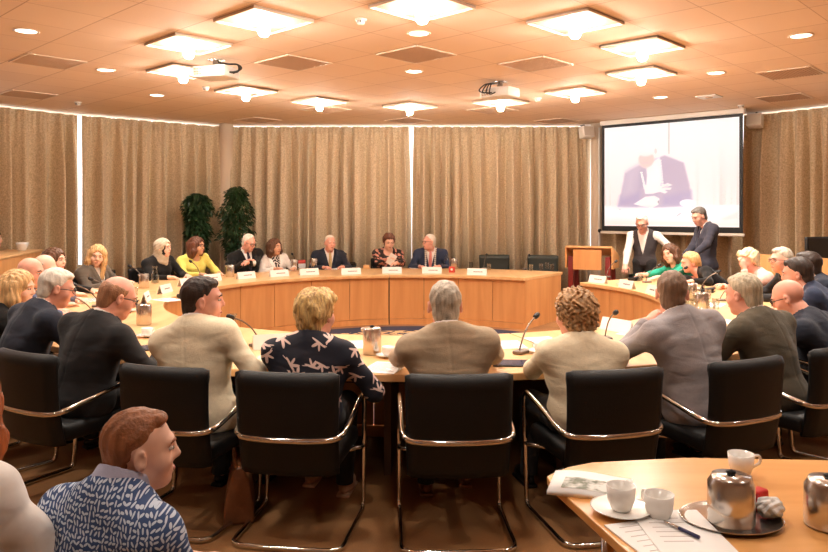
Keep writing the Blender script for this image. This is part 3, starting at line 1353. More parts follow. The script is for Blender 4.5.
def ringshell(c, up, r0, th, h0, h1, fwd=None, gap=0.):
    """a collar: thin conical band about an axis, optionally open at the front"""
    c, u = A3(c), A3(up)
    fw = None if fwd is None else A3(fwd)

    def f(X, Y, Z):
        x, y, z = X - c[0], Y - c[1], Z - c[2]
        h = x * u[0] + y * u[1] + z * u[2]
        px, py, pz = x - h * u[0], y - h * u[1], z - h * u[2]
        rad = np.sqrt(px * px + py * py + pz * pz)
        d = np.maximum(np.abs(rad - r0 - (h1 - h) * .25) - th, np.maximum(h - h1, h0 - h))
        if fw is not None:
            fr = px * fw[0] + py * fw[1] + pz * fw[2]
            d = np.maximum(d, fr - gap)
        return d
    m = r0 + th + max(abs(h0), abs(h1)) + .03
    return f, c - m, c + m


def Rmat(yaw, pitch, roll):
    """columns right, forward, up; yaw + to the left, pitch + down, roll + to the right"""
    return Matrix.Rotation(R(yaw), 3, 'Z') @ Matrix.Rotation(R(-pitch), 3, 'X') @ Matrix.Rotation(R(roll), 3, 'Y')


def noise3(X, Y, Z, fr, seed):
    rs = np.random.RandomState(seed)
    t = 0
    for k in range(5):
        d = rs.randn(3)
        d = d / np.linalg.norm(d) * fr * rs.uniform(.6, 1.5)
        t = t + np.sin(X * d[0] + Y * d[1] + Z * d[2] + rs.uniform(0, 6.28))
    return t / 5


M_eye = mat('eye white', (206, 194, 184), .35)
M_iris = mat('iris', (44, 34, 28), .2)
M_lips = mat('lips', (176, 92, 82), .5)
M_spec = mat('spectacle frame', (34, 28, 26), .35)
M_lens = mat('spectacle lens', (255, 255, 255), .02, trans=1., spec=.3)
SK = {'fair': mat('fair skin', (238, 190, 166), .5, spec=.35, noise=(14, .07)),
      'ruddy': mat('ruddy skin', (232, 168, 146), .5, spec=.35, noise=(14, .1)),
      'tan': mat('tanned skin', (212, 160, 130), .5, spec=.35, noise=(14, .08))}


def hairmat(name, c, a=.35):
    return mat('hair ' + name, c, .5, spec=.4, noise=(70, a, (1, 1, .16)), bump=(130, .4))


def creased(m, amount=.22):
    """adds soft cloth creases to a fabric"""
    nt = m.node_tree
    if 'creases' in nt.nodes:
        return m
    b = nt.nodes['Principled BSDF']
    tc = nt.nodes.new('ShaderNodeTexCoord')
    mp = nt.nodes.new('ShaderNodeMapping')
    mp.inputs['Rotation'].default_value = (.3, .5, .4)
    mp.inputs['Scale'].default_value = (1, 1, 2.2)
    n = nt.nodes.new('ShaderNodeTexNoise')
    n.inputs['Scale'].default_value = 5.5
    n.inputs['Detail'].default_value = 1.5
    n.inputs['Distortion'].default_value = .7
    bp = nt.nodes.new('ShaderNodeBump')
    bp.name = 'creases'
    bp.inputs['Strength'].default_value = amount
    bp.inputs['Distance'].default_value = .06
    nt.links.new(tc.outputs['Object'], mp.inputs[0])
    nt.links.new(mp.outputs[0], n.inputs['Vector'])
    nt.links.new(n.outputs['Fac'], bp.inputs['Height'])
    if b.inputs['Normal'].is_linked:
        nt.links.new(b.inputs['Normal'].links[0].from_socket, bp.inputs['Normal'])
    nt.links.new(bp.outputs[0], b.inputs['Normal'])
    return m


HR = {'dark': hairmat('dark brown', (52, 38, 30)), 'brown': hairmat('brown', (92, 60, 40)), 'auburn': hairmat('auburn', (98, 58, 40)),
      'blond': hairmat('blond', (208, 166, 114)), 'strawblond': hairmat('strawberry blond', (240, 178, 116), .6), 'pale': hairmat('pale blond', (228, 208, 170)),
      'grey': hairmat('grey', (184, 172, 154), .35), 'white': hairmat('white', (222, 212, 198), .15), 'mix': hairmat('brown blond curls', (176, 136, 92), .5),
      'sandy': hairmat('sandy', (166, 118, 86), .25), 'ginger': hairmat('ginger', (170, 92, 46)), 'boy': hairmat('reddish brown', (146, 92, 58), .3), 'greyblond': hairmat('grey blond', (190, 176, 150), .35), 'steel': hairmat('steel grey', (112, 106, 100), .35),
      'stubble': hairmat('short grey brown', (124, 98, 78), .3), 'lightbrown': hairmat('light brown', (150, 108, 68), .35)}


def fab(name, c, rough=.85, sheen=.1, noise=(60, .05), bump=(240, .25)):
    m = mat('cloth ' + name, c, rough, spec=.2, sheen=sheen, noise=noise, bump=bump)
    return creased(m)


def head_prims(s):
    """head in its own frame (x right, y forward, z up), s = scale"""
    P = []

    def e(c, r, k=.02):
        P.append(('+', [v * s for v in c], [v * s for v in r], k))
    e((0, -.012, .030), (.077, .095, .086), .01)
    e((0, .022, -.035), (.060, .068, .078), .03)
    e((0, .058, -.094), (.027, .026, .022), .03)
    e((-.036, .055, -.032), (.027, .026, .028), .02)
    e((.036, .055, -.032), (.027, .026, .028), .02)
    e((0, .078, .024), (.046, .016, .014), .02)
    return P


HAIRLINE = {'pixie': ([-.2, -.10, -.055, -.02, .012, .03, .055, .10], [-.098, -.095, -.082, -.05, -.03, .02, .060, .072]),
            'short': ([-.2, -.10, -.055, -.028, .012, .03, .055, .10], [-.098, -.096, -.084, -.04, -.006, .032, .062, .076]),
            'recede': ([-.2, -.10, -.055, -.028, .012, .03, .05, .10], [-.096, -.094, -.08, -.04, .01, .05, .094, .13]),
            'boy': ([-.2, -.10, -.055, -.024, .012, .032, .058, .10], [-.088, -.085, -.068, -.02, .012, .05, .076, .086]),
            'cover': ([-.2, -.10, -.05, -.01, .02, .04, .062, .10], [-.095, -.092, -.085, -.06, -.035, .03, .062, .07])}


def hair_field(style, s, v, seed):
    lo, hi = (-.15, -.2, -.36), (.15, .17, .18)
    F = Field([x * s for x in lo], [x * s for x in hi], v)

    def E(c, r, k=.02, neg=False):
        q = ell([x * s for x in c], [x * s for x in r])
        (F.sub if neg else F.add)(q, k * s)

    def C(a, b_, r0, r1, k=.03):
        F.add(cap([x * s for x in a], [x * s for x in b_], r0 * s, r1 * s), k * s)
    X, Y, Z = F.full()
    line = None
    if style in ('short', 'recede', 'boy', 'buzz'):
        o = {'short': .012, 'recede': .009, 'boy': .008, 'buzz': .004}[style]
        E((0, -.015, .031 + o * .55), (.0775 + o * .3, .096 + o * .5, .087 + o * .5))
        E((0, -.06, -.03), (.062 + o * .3, .042 + o * .4, .055))
        E((0, -.046, -.07), (.057 + o * .2, .046 + o * .3, .05), .03)
        if style == 'short':
            E((.01, .045, .088), (.05, .038, .026), .02)
        if style == 'boy':
            E((.012, .052, .088), (.045, .03, .024), .02)
        line = HAIRLINE['boy' if style == 'boy' else ('recede' if style == 'recede' else 'short')]
        amp, fr = (.0045, 300) if style != 'buzz' else (.001, 260)
        F.f += (amp * s * noise3(X, Y * .5, Z * .35, fr / s, seed)).astype(np.float32)
    elif style == 'fringe':
        E((0, -.016, .024), (.083, .098, .083))
        E((0, -.06, -.03), (.066, .046, .052))
        E((0, -.046, -.07), (.059, .048, .05), .03)
        F.f = np.maximum(F.f, (Z / s - (.055 - .18 * (Y / s + .1).clip(0, 1)) - .02) * .8 * s).astype(np.float32)
        line = HAIRLINE['short']
        F.f += (.003 * s * noise3(X, Y, Z * .4, 220 / s, seed)).astype(np.float32)
    elif style in ('crop', 'curly'):
        o = .024 if style == 'crop' else .03
        E((0, -.018, .032), (.076 + o, .094 + o, .082 + o))
        E((0, -.055, -.045), (.07 + o * (.6 if style == 'curly' else .1), .05 + o * (.7 if style == 'curly' else .3), .06))
        line = HAIRLINE['cover' if style == 'curly' else 'pixie']
        if style == 'crop':
            E((0, -.046, -.07), (.060, .050, .05), .03)
            E((.03, .045, .075), (.06, .045, .04), .02)
            F.f += (.013 * s * noise3(X + .4 * Z, Y * .8, Z * .5, 130 / s, seed) + .006 * s * noise3(X, Y, Z * .4, 330 / s, seed + 2)).astype(np.float32)
        else:
            F.f += (.011 * s * noise3(X, Y, Z, 210 / s, seed) + .008 * s * np.sin(X * 170 / s + 2 * np.sin(Z * 90 / s)) * np.sin(Z * 150 / s + 2 * np.sin(Y * 80 / s))).astype(np.float32)
    elif style in ('bob', 'long', 'tied'):
        o = .016
        E((0, -.016, .032), (.077 + o, .095 + o, .083 + o))
        if style != 'tied':
            L = -.13 if style == 'bob' else -.25
            for sg in (-1, 1):
                C((sg * .074, .0, .02), (sg * .082, .012, -.07), .036, .036)
                C((sg * .082, .012, -.07), (sg * .085, .0 if style == 'bob' else .03, L), .036, .026)
            C((0, -.07, .0), (0, -.075, L), .07, .062, .05)
            C((-.05, -.06, .0), (-.06, -.055, L), .05, .045, .05)
            C((.05, -.06, .0), (.06, -.055, L), .05, .045, .05)
        else:
            E((0, -.09, -.03), (.05, .04, .06), .03)
            line = HAIRLINE['short']
        E((0, .11, -.040), (.066, .088, .112), .012, True)
        E((0, .03, -.14), (.06, .085, .10), .015, True)
        F.f += (.006 * s * noise3(X, Y, Z * .25, 190 / s, seed) + .003 * s * np.sin(X * 300 / s + 9 * Y / s)).astype(np.float32)
    if line is not None:
        hl = np.interp(Y / s, line[0], line[1]) * s + .004 * s * np.sin(X * 160 / s + seed)
        F.f = np.maximum(F.f + .011 * s * np.exp(-np.clip(Z - hl, -.01, 1) / (.022 * s)), (hl - Z) * .75).astype(np.float32)
        # free the ears
        if style in ('short', 'recede', 'boy', 'buzz', 'fringe'):
            for sg in (-1, 1):
                F.sub(ell((sg * .085 * s, .002 * s, -.016 * s), (.03 * s, .024 * s, .034 * s)), .006)
    return F


PEOPLE = {}


def person(key, label, head, pelvis, hd=None, yaw=0, pitch=0, roll=0, fem=False, hair=('short', 'dark'), skin='fair', top=None, inner=None, tie=None,
           trousers=None, glasses=False, lh=None, rh=None, stand=False, v=.011, hs=1.0, g=1.0, sw=None, sleeve=1.0, collar=True, vneck=True,
           scarf=None, bald_top=False, wide=1.0, chain=False, legs=True, lapel=True, seat=.50, group=None, neckline=0., shoe=None, extra=None, hem=None,
           backpush=.03, neck=.118, lpole=None, rpole=None, watch=False):
    """head=(x,y,top z) and pelvis=(x,y) in the room; hand targets in room coordinates or None"""
    hd = heading(pelvis, CENTER) if hd is None else hd
    root = thing('person', label, 'person', (pelvis[0], pelvis[1], 0), hd, group)
    cs, sn = math.cos(hd), math.sin(hd)

    def loc(p):
        dx, dy = p[0] - pelvis[0], p[1] - pelvis[1]
        return Vector((dx * cs + dy * sn, -dx * sn + dy * cs, p[2]))
    seed = len(PEOPLE) * 7 + 1
    hs = hs * 1.1
    hoff = {'bob': .016, 'long': .016, 'crop': .02, 'curly': .028, 'fringe': 0, 'short': .012}.get(hair[0] if hair else '', .008)
    if scarf:
        hoff = .022
    sw = sw if sw else (.165 if fem else .195)
    sw *= wide
    Hc = loc(head)
    Hc.z -= (.116 + hoff) * hs
    RH = Rmat(yaw, pitch, roll)

    def hp(x, y, z):
        return Hc + RH @ (Vector((x, y, z)) * hs)
    nk = hp(0, -.03, -.08)                     # where the neck meets the skull
    hipz = (.90 if stand else seat + .055)
    P = Vector((0, 0, hipz))
    N = Vector((nk.x * .92, nk.y - .045, Hc.z - neck * hs))   # base of the neck
    mid = P.lerp(N, .5) + Vector((0, -backpush, 0))
    up = (N - mid).normalized()
    rt = Vector((1, 0, 0))
    fw = up.cross(rt).normalized()
    fw = fw if fw.y > 0 else -fw
    rt = fw.cross(up).normalized()
    TR = Matrix((rt, fw, up)).transposed()      # chest frame
    SH = [N + up * -.072 + rt * (s_ * sw) + fw * -.01 for s_ in (-1, 1)]

    # arms
    hands = []
    arms = []
    for i, tgt in enumerate((lh, rh)):
        s_ = -1 if i == 0 else 1
        if tgt is None:
            tgt_l = Vector((s_ * .17, SH[i].y + .36, .775)) if not stand else SH[i] + Vector((s_ * .06, .06, -.56))
        elif tgt == 'lap':
            tgt_l = Vector((s_ * .10, .30, seat + .16))
        else:
            tgt_l = loc(tgt)
        l1, l2 = (.29, .255) if not fem else (.27, .235)
        l1 *= hs / 1.1
        l2 *= hs / 1.1
        dv = tgt_l - SH[i]
        D = dv.length
        if D > (l1 + l2) * .985:
            k_ = D / ((l1 + l2) * .985)
            k_ = min(k_, 1.15)
            l1 *= k_
            l2 *= k_
            if D > (l1 + l2) * .985:
                tgt_l = SH[i] + dv * ((l1 + l2) * .985 / D)
                dv = tgt_l - SH[i]
                D = dv.length
        pole = Vector((s_ * .75, -.25, -.75))
        if stand:
            pole = Vector((s_ * .4, -1, -.2))
        if (lpole, rpole)[i] is not None:
            pole = Vector((lpole, rpole)[i])
        u = dv / D
        c_ = (l1 * l1 + D * D - l2 * l2) / (2 * D)
        h_ = math.sqrt(max(1e-6, l1 * l1 - c_ * c_))
        pp = (pole - u * pole.dot(u)).normalized()
        El = SH[i] + u * c_ + pp * h_
        if not stand and El.z < .79 and El.y > .32:
            El.z = .79
        arms.append((SH[i], El, tgt_l))
        hands.append((tgt_l, (tgt_l - El).normalized(), s_))

    # ------------------------------------------------ torso volumes
    def torso(F, o, cut=True):
        hw = 1.0 if not fem else .97
        F.add(ell(P + Vector((0, -.005, 0)), ((.172 * g) * hw + o, .125 * g + o, .125 + o)), .05)
        bl = P.lerp(N, .33) + Vector((0, -backpush * .8 + .01, 0))
        F.add(ell(bl, (.148 * g + o, .115 * g + o, .15 + o), TR), .07)
        ch = P.lerp(N, .66) + fw * -.012
        F.add(ell(ch, (.158 * wide * g ** .5 + o, .112 * g ** .5 + o, .17 + o), TR), .07)
        for q in SH:
            F.add(cap(N + up * -.012 + fw * -.012, q, .052 + o, .054 + o), .06)
            F.add(cap(q + up * -.02, ch + (q - N) * .55 - up * .05, .05 + o, .05 + o), .06)
        if fem:
            for s_ in (-1, 1):
                F.add(ell(ch + rt * (s_ * .066) + fw * .088 + up * -.02, (.062 + o * .6, .052 + o * .6, .062 + o * .6), TR), .04)
        return F

    def armvol(F, o, frac=1.0, k=.035):
        for S_, E_, W_ in arms:
            if frac > .5:
                F.add(cap(S_, E_, .049 * g ** .5 + o, .042 + o), k)
                t_ = (frac - .5) / .5
                F.add(cap(E_, E_.lerp(W_, t_ * .93), .042 + o, .042 + (.029 - .042) * t_ + o), k)
            else:
                F.add(cap(S_, S_.lerp(E_, frac / .5 * .9), .05 * g ** .5 + o, .047 + o * 1.2), k)
        return F

    # legs
    knees, ankles = [], []
    for s_ in (-1, 1):
        if stand:
            knees.append(Vector((s_ * .105, .03, .50)))
            ankles.append(Vector((s_ * .115, -.01, .085)))
        else:
            knees.append(Vector((s_ * .115, .43, seat + .02)))
            ankles.append(Vector((s_ * .12, .40 + .06 * s_ * (1 if seed % 2 else -1), .085)))

    def legvol(F, o):
        for i, s_ in enumerate((-1, 1)):
            hip = P + Vector((s_ * .09, .02, -.02))
            F.add(cap(hip, knees[i], .078 * g ** .5 + o, .056 + o), .04)
            F.add(cap(knees[i], ankles[i], .054 + o, .040 + o), .03)
        return F

    pts = [P, N, Hc] + SH + [x for a in arms for x in a] + (knees + ankles if legs else [])
    lo = [min(p[i] for p in pts) - .22 for i in range(3)]
    hi = [max(p[i] for p in pts) + .22 for i in range(3)]
    lo[2] = 0.0 if legs else max(0, lo[2])
    hi[2] = Hc.z + .2

    # ------------------------------------------------ body: one continuous skin
    F = Field(lo, hi, v)
    torso(F, -.012)
    armvol(F, -.008)
    if legs:
        legvol(F, -.01)
        for a_ in ankles:
            F.add(cap(a_, a_ + Vector((0, .13, -.045)), .035, .03), .02)
    nr = (.052 if fem else .058) * hs
    F.add(cap(N + up * -.03, nk, nr * 1.08, nr), .035)
    F.add(cap(N, hp(0, .0, -.06), nr * .9, nr * .8), .03)
    HF = F
    for op, c, r, k in head_prims(1.0):
        HF.add(ell(hp(*c), [x * hs for x in r], RH), k * hs)
    HF.add(cap(hp(0, .086, .012), hp(0, .1015, -.022), .0085 * hs, .0122 * hs), .014)
    for s_ in (-1, 1):
        HF.add(ell(hp(s_ * .011, .091, -.028), [.0085 * hs] * 3), .008)
        HF.sub(ell(hp(s_ * .031, .1, .006), (.017 * hs, .014 * hs, .011 * hs), RH), .012)
        er = RH @ Matrix.Rotation(R(-18 * s_), 3, 'Z')
        HF.add(ell(hp(s_ * .081, -.006, -.008), (.010 * hs, .019 * hs, .032 * hs), er), .008)
        HF.sub(ell(hp(s_ * .090, -.001, -.004), (.008 * hs, .010 * hs, .016 * hs), er), .006)
    HF.add(ell(hp(0, .080, -.060), (.024 * hs, .013 * hs, .008 * hs), RH), .008)
    HF.add(ell(hp(0, .079, -.070), (.020 * hs, .012 * hs, .007 * hs), RH), .008)
    # hands: palm, four unequal bent fingers, thumb
    fr = max(.0085, v * .82)
    for (W, d, s_) in hands:
        dn = Vector((0, 0, -1))
        n_ = (dn - d * dn.dot(d))
        if n_.length < .25:
            n_ = Vector((-s_, .2, 0)) - d * Vector((-s_, .2, 0)).dot(d)
        n_.normalize()
        sd = n_.cross(d).normalized()          # towards +x for palm down, fingers forward
        sd = sd if s_ > 0 else -sd
        # sd now points to the little finger side
        d2 = (d + n_ * .05).normalized()
        pc = W + d2 * .05 * hs
        B = Matrix((sd, d2, n_)).transposed()
        HF.add(ell(pc, (.041 * hs, .056 * hs, .018 * hs), B), .015)
        HF.add(cap(W - d * .05, W + d * .015, .028 * hs, .026 * hs), .02)
        for q, (o_, ln) in enumerate(((-.030, .9), (-.010, 1.0), (.011, .95), (.030, .75))):
            b0 = W + d2 * .088 * hs + sd * o_ * hs
            b1 = b0 + (d2 * .8 + n_ * .35 + sd * o_ * 4).normalized() * .040 * ln * hs
            b2 = b1 + (d2 * .45 + n_ * .85).normalized() * .036 * ln * hs
            HF.add(cap(b0, b1, fr * 1.05, fr), .006)
            HF.add(cap(b1, b2, fr, fr * .85), .005)
        t0 = W + d2 * .025 * hs - sd * .028 * hs + n_ * .004
        t1 = t0 + (d2 * .7 - sd * .75 + n_ * .25).normalized() * .042 * hs
        t2 = t1 + (d2 * .95 - sd * .1 + n_ * .35).normalized() * .032 * hs
        HF.add(cap(t0, t1, fr * 1.25, fr * 1.1), .01)
        HF.add(cap(t1, t2, fr * 1.1, fr * .9), .005)
    HF.mesh('body', SK[skin], root)

    if watch:
        W, d, s_ = hands[0]
        q = d.to_track_quat('Z', 'Y').to_matrix().to_4x4()
        MB().lathe([(.031, -.011), (.035, -.011), (.035, .011), (.031, .011), (.031, -.011)], 20, Matrix.Translation(W - d * .02) @ q, cap=False).build('wristwatch', M_black, root)

    # ------------------------------------------------ face pieces
    fm = Matrix.Translation(Hc) @ RH.to_4x4() @ Matrix.Scale(hs, 4)
    for s_ in (-1, 1):
        e = MB().ball((s_ * .031, .079, .005), (.0125, .011, .0075), 10, fm).build('eye', M_eye, root)
        MB().ball((s_ * .031, .0875, .0045), (.0058, .004, .0056), 8, fm).build('iris', M_iris, e)
        hm = HR[hair[1]] if hair else HR['dark']
        MB().tube([fm @ Vector((s_ * x, y, z)) for x, y, z in ((.013, .0945, .024), (.03, .094, .030), (.047, .08, .022))], [.003 * hs, .0045 * hs, .0025 * hs], 6).build('eyebrow', hm, root)
    MB().tube([fm @ Vector(p) for p in ((-.022, .081, -.0655), (-.008, .0915, -.0635), (.008, .0915, -.0635), (.022, .081, -.0655))],
              [.002 * hs, .0055 * hs, .0055 * hs, .002 * hs], 6).build('lips', M_lips, root)
    if glasses:
        gl = None
        mb = MB()
        for s_ in (-1, 1):
            c = [fm @ Vector((s_ * .034 + .024 * math.cos(a), .108 - .02 * abs(math.cos(a)) * (1 if math.cos(a) * s_ > 0 else 0), .002 + .017 * math.sin(a))) for a in (2 * PI * k / 16 for k in range(16))]
            mb.tube(c, .0026 * hs, 6, True)
            mb.tube([fm @ Vector(p) for p in ((s_ * .058, .09, .008), (s_ * .078, .05, .008), (s_ * .082, .0, .004), (s_ * .08, -.02, -.012))], .0028 * hs, 6)
        mb.tube([fm @ Vector((-.011, .109, .006)), fm @ Vector((0, .113, .008)), fm @ Vector((.011, .109, .006))], .0024 * hs, 6)
        gl = mb.build('glasses', M_spec, root)

    # ------------------------------------------------ hair
    if hair:
        hf = hair_field(hair[0], hs, max(.0055, v * .7), seed)
        hf.mesh('hair', HR[hair[1]], root, Matrix.Translation(Hc) @ RH.to_4x4())
    if scarf:
        SF = Field([Hc[i] - .4 for i in range(3)], [Hc[i] + .3 for i in range(3)], v * .8)
        SF.add(ell(hp(0, -.012, .026), [x * hs for x in (.094, .112, .103)], RH), .02)
        SF.add(cap(hp(0, -.03, -.06), N + up * .0, .085, .095), .05)
        SF.add(cap(hp(0, -.01, -.12), N + fw * .05 + up * -.03, .06, .085), .05)
        SF.add(cap(N + rt * -.06 + fw * .07, N + fw * .11 + up * -.30 + rt * -.03, .04, .035), .04)
        SF.sub(ell(hp(.012, .115, -.02), [x * hs for x in (.072, .09, .10)], RH), .012)
        X, Y, Z = SF.full()
        SF.f += (.004 * np.sin(X * 60 + Z * 90) * np.sin(Y * 70 - Z * 60)).astype(np.float32)
        SF.mesh('headscarf', scarf, root)
        UF = Field([Hc[i] - .2 for i in range(3)], [Hc[i] + .2 for i in range(3)], v * .8)
        UF.add(ell(hp(0, .012, -.01), [x * hs for x in (.078, .080, .108)], RH), .02)
        UF.sub(ell(hp(0, .11, -.01), [x * hs for x in (.058, .08, .085)], RH), .01)
        UF.mesh('under_scarf', fab('black', (26, 24, 24)), root)

    # ------------------------------------------------ clothes
    def cloth_folds(X, Y, Z, amp):  # surface relief of the cloth: soft folds and small wrinkles
        w_ = noise3(X, Y, Z, 9, seed)
        r_ = np.abs(noise3(X * .6, Y * .6, Z * 1.5, 30, seed) + .5 * w_)
        return (amp * 1.6 * (.35 - r_) + amp * .5 * noise3(X, Y, Z, 60, seed + 3)).astype(np.float32)

    def chest_axes(X, Y, Z):
        x, y, z = X - N.x, Y - N.y, Z - N.z
        return (x * rt.x + y * rt.y + z * rt.z, x * fw.x + y * fw.y + z * fw.z, x * up.x + y * up.y + z * up.z)

    legcol = trousers or fab('charcoal trousers', (44, 42, 42))
    if legs:
        LF = Field([lo[0], lo[1], 0], [hi[0], hi[1], hipz + .25], v)
        LF.add(ell(P, (.175 * g, .13 * g, .12)), .04)
        legvol(LF, .012)
        X, Y, Z = LF.full()
        LF.f += cloth_folds(X, Y, Z, .003)
        LF.f = np.maximum(LF.f, (.07 - Z)).astype(np.float32)
        LF.mesh('trousers', legcol, root)
        sm = shoe or mat('shoe leather', (30, 24, 22), .35)
        for a_ in ankles:
            mb = MB()
            mb.ball((a_.x, a_.y + .075, .045), (.045, .13, .045), 14)
            mb.box((a_.x - .04, a_.y - .05, 0), (a_.x + .04, a_.y + .19, .02), bev=.009)
            mb.build('shoe', sm, root)

    if top is not None:
        kind, tm = top
        clo = [lo[0], lo[1], max(.3, P.z - .2)]
        chi = [hi[0], hi[1], N.z + .14]
        TF = Field(clo, chi, v)
        o = .02 if kind == 'jacket' else (.012 if kind == 'vest' else .008)
        torso(TF, o)
        if kind == 'jacket':
            # skirt of the jacket spreading over the seat
            TF.add(ell(P + Vector((0, -.02, -.04)), (.19 * g, .15 * g, .13)), .06)
        BF = TF.copy()
        if kind != 'vest':
            armvol(TF, .014 if kind == 'jacket' else .008, sleeve)
        if kind == 'jacket' and collar:
            TF.add(ringshell(N + fw * .004, (up * .9 + fw * .15).normalized(), nr + .012, .009, -.03, .035, fw, .055), .012)
        X, Y, Z = TF.full()
        TF.f += cloth_folds(X, Y, Z, .0055 if kind == 'jacket' else .004)
        cx, cf, cu = chest_axes(X, Y, Z)
        if kind == 'jacket' and not fem:
            TF.f += (.0035 * np.exp(-(cx / .006) ** 2) * (cf < 0)).astype(np.float32)
        if kind in ('jacket', 'vest') and vneck:
            depth = .34
            w = np.clip(.082 * (1 + cu / depth), -.02, .09)
            if lapel:
                lap = (np.abs(cx) < w + .055) & (cf > .02) & (cu > -depth)
                TF.f = np.where(lap, TF.f - .007, TF.f).astype(np.float32)
            wedge = np.maximum(np.abs(cx) - w, .015 - cf)
            TF.f = np.maximum(TF.f, -wedge).astype(np.float32)
        if kind == 'vest':
            arm = np.minimum(np.sqrt((X - SH[0].x) ** 2 + (Y - SH[0].y) ** 2 + (Z - SH[0].z) ** 2), np.sqrt((X - SH[1].x) ** 2 + (Y - SH[1].y) ** 2 + (Z - SH[1].z) ** 2)) - .085
            TF.f = np.maximum(TF.f, -arm).astype(np.float32)
        if not (kind == 'jacket' and collar):
            TF.sub(cap(N + up * (.0 - neckline * .3) + fw * .04, N + up * .2 + fw * .03, nr + .012 + neckline * .4, nr + .05), .008)
            if neckline:
                TF.sub(ell(N + fw * .11 + up * -.02, (.06 + neckline, .09, .05 + neckline), TR), .008)
        else:
            TF.sub(cap(N, N + up * .2 + fw * .02, nr + .004, nr + .004), .004)
        bz = (P.z - .13) if not stand else (P.z - (.16 if kind == 'jacket' else .06))
        if hem is not None:
            bz = hem
        TF.f = np.maximum(TF.f, bz - Z).astype(np.float32)
        TF.mesh({'jacket': 'jacket', 'vest': 'waistcoat', 'top': 'blouse', 'shirt': 'shirt'}[kind], tm, root)
        if kind == 'shirt' and collar:
            KF = Field([N[i] - .16 for i in range(3)], [N[i] + .16 for i in range(3)], min(v, .006))
            KF.add(ringshell(N + fw * .006, (up * .9 + fw * .2).normalized(), nr + .013, .0055, -.02, .058, fw, .06), .004)
            KF.mesh('shirt_collar', extra or tm, root)
    if inner is not None:
        IF = Field([lo[0], lo[1], P.z - .1], [hi[0], hi[1], N.z + .14], v)
        torso(IF, .0)
        base = IF.copy()
        if top and top[0] == 'vest':
            armvol(IF, .012, sleeve)
        elif sleeve > .9:
            armvol(IF, .004, 1.04)
        IF.add(ringshell(N + fw * .006, (up * .9 + fw * .2).normalized(), nr + .003, .006, -.03, .052, fw, .062), .006)
        IF.sub(cap(N + fw * .02, N + up * .2 + fw * .05, nr + .001, nr + .001), .004)
        X, Y, Z = IF.full()
        IF.f = np.maximum(IF.f, P.z - .07 - Z).astype(np.float32)
        IF.mesh('shirt', inner, root)
        if tie is not None:
            cx, cf, cu = chest_axes(*base.full())
            wt = .018 + .022 * np.clip(-cu / .35, 0, 1)
            base.f = np.maximum(np.maximum(np.abs(base.f - .006) - max(.009, v * .9), np.abs(cx) - np.maximum(wt, v * 1.4)), np.maximum(np.maximum(.02 - cf, cu - .0), -.42 - cu)).astype(np.float32)
            base.add(ell(N + fw * .075 + up * .01, (.02, .016, .022), TR), .005)
            base.mesh('tie', tie, root)
    if chain:
        mb = MB()
        for s_ in (-1, 1):
            for k in range(12):
                u_ = k / 11
                c = N + rt * (s_ * (.085 - .01 * u_)) + fw * (.09 + .085 * math.sin(u_ * 1.7)) + up * (.03 - .36 * u_)
                mb.ball(c[:], (.018, .012, .016), 8)
        mb.build('chain_of_office', mat('silver chain', (226, 220, 210), .3, .6), root)
    PEOPLE[key] = dict(root=root, hd=hd, loc=loc, head=Vector(head), pelvis=Vector((pelvis[0], pelvis[1], 0)))
    return root
# ================================================================ THE COUNCIL, SEAT BY SEAT
def hd(px, py, y):
    """head top seen at a pixel, at depth y"""
    return ((px - 414) / FPX * y, y, H_CAM - (py - YH) * y / FPX)


def tb(px, py, z=.79):
    return at(px, py, z)


C_black = fab('black', (26, 24, 24))
C_ivory = fab('ivory wool', (240, 226, 196))
C_tan = fab('tan wool', (180, 160, 134))
C_grey = fab('mid grey wool', (160, 154, 156))
C_olive = fab('olive grey wool', (88, 80, 66))
C_navy = fab('navy wool', (40, 44, 56))
C_navy2 = fab('blue navy wool', (46, 54, 76))
C_char = fab('charcoal wool', (38, 36, 37))
C_white = fab('white cotton', (240, 232, 224), .8, .05, (40, .03))
C_teal = fab('teal jersey', (44, 158, 130))
C_yellow = fab('yellow cotton', (228, 214, 112))
C_blue = fab('blue grey wool', (84, 92, 118))
C_pink = fab('pale pink cotton', (238, 196, 186))
C_taupe = fab('taupe wool', (98, 88, 78))
C_slate = fab('slate suit', (62, 60, 70))
C_vest = fab('dark grey vest', (70, 64, 66))
C_bird = creased(dash_material('navy cloth with pale birds', (30, 32, 46), (236, 208, 198), 9.6,
                       [(0, 0, .42, .06, 0), (.22, 0, .25, .075, 1.05), (.2, 0, .22, .06, 2.1), (-.42, .03, .16, .022, .25)], .6, .9))
C_floral = dash_material('dark cloth with pink flowers', (40, 30, 28), (206, 142, 122), 16, [(0, 0, .3, .3, 0), (.2, .3, .2, .12, .8)], .6, 1.0)
C_boy = creased(dash_material('blue cloth with white dashes', (52, 76, 120), (196, 208, 224), 76, [(0, 0, .54, .21, 0)], .65, .3))
C_strip = dash_material('black and white striped cloth', (30, 28, 28), (232, 222, 214), 22, [(0, 0, .16, 3, 0)], .2, 0.0)
T_dark = fab('dark tie', (52, 44, 56))
T_beige = fab('beige tie', (186, 160, 116))
T_pink = fab('pink tie', (214, 132, 122))

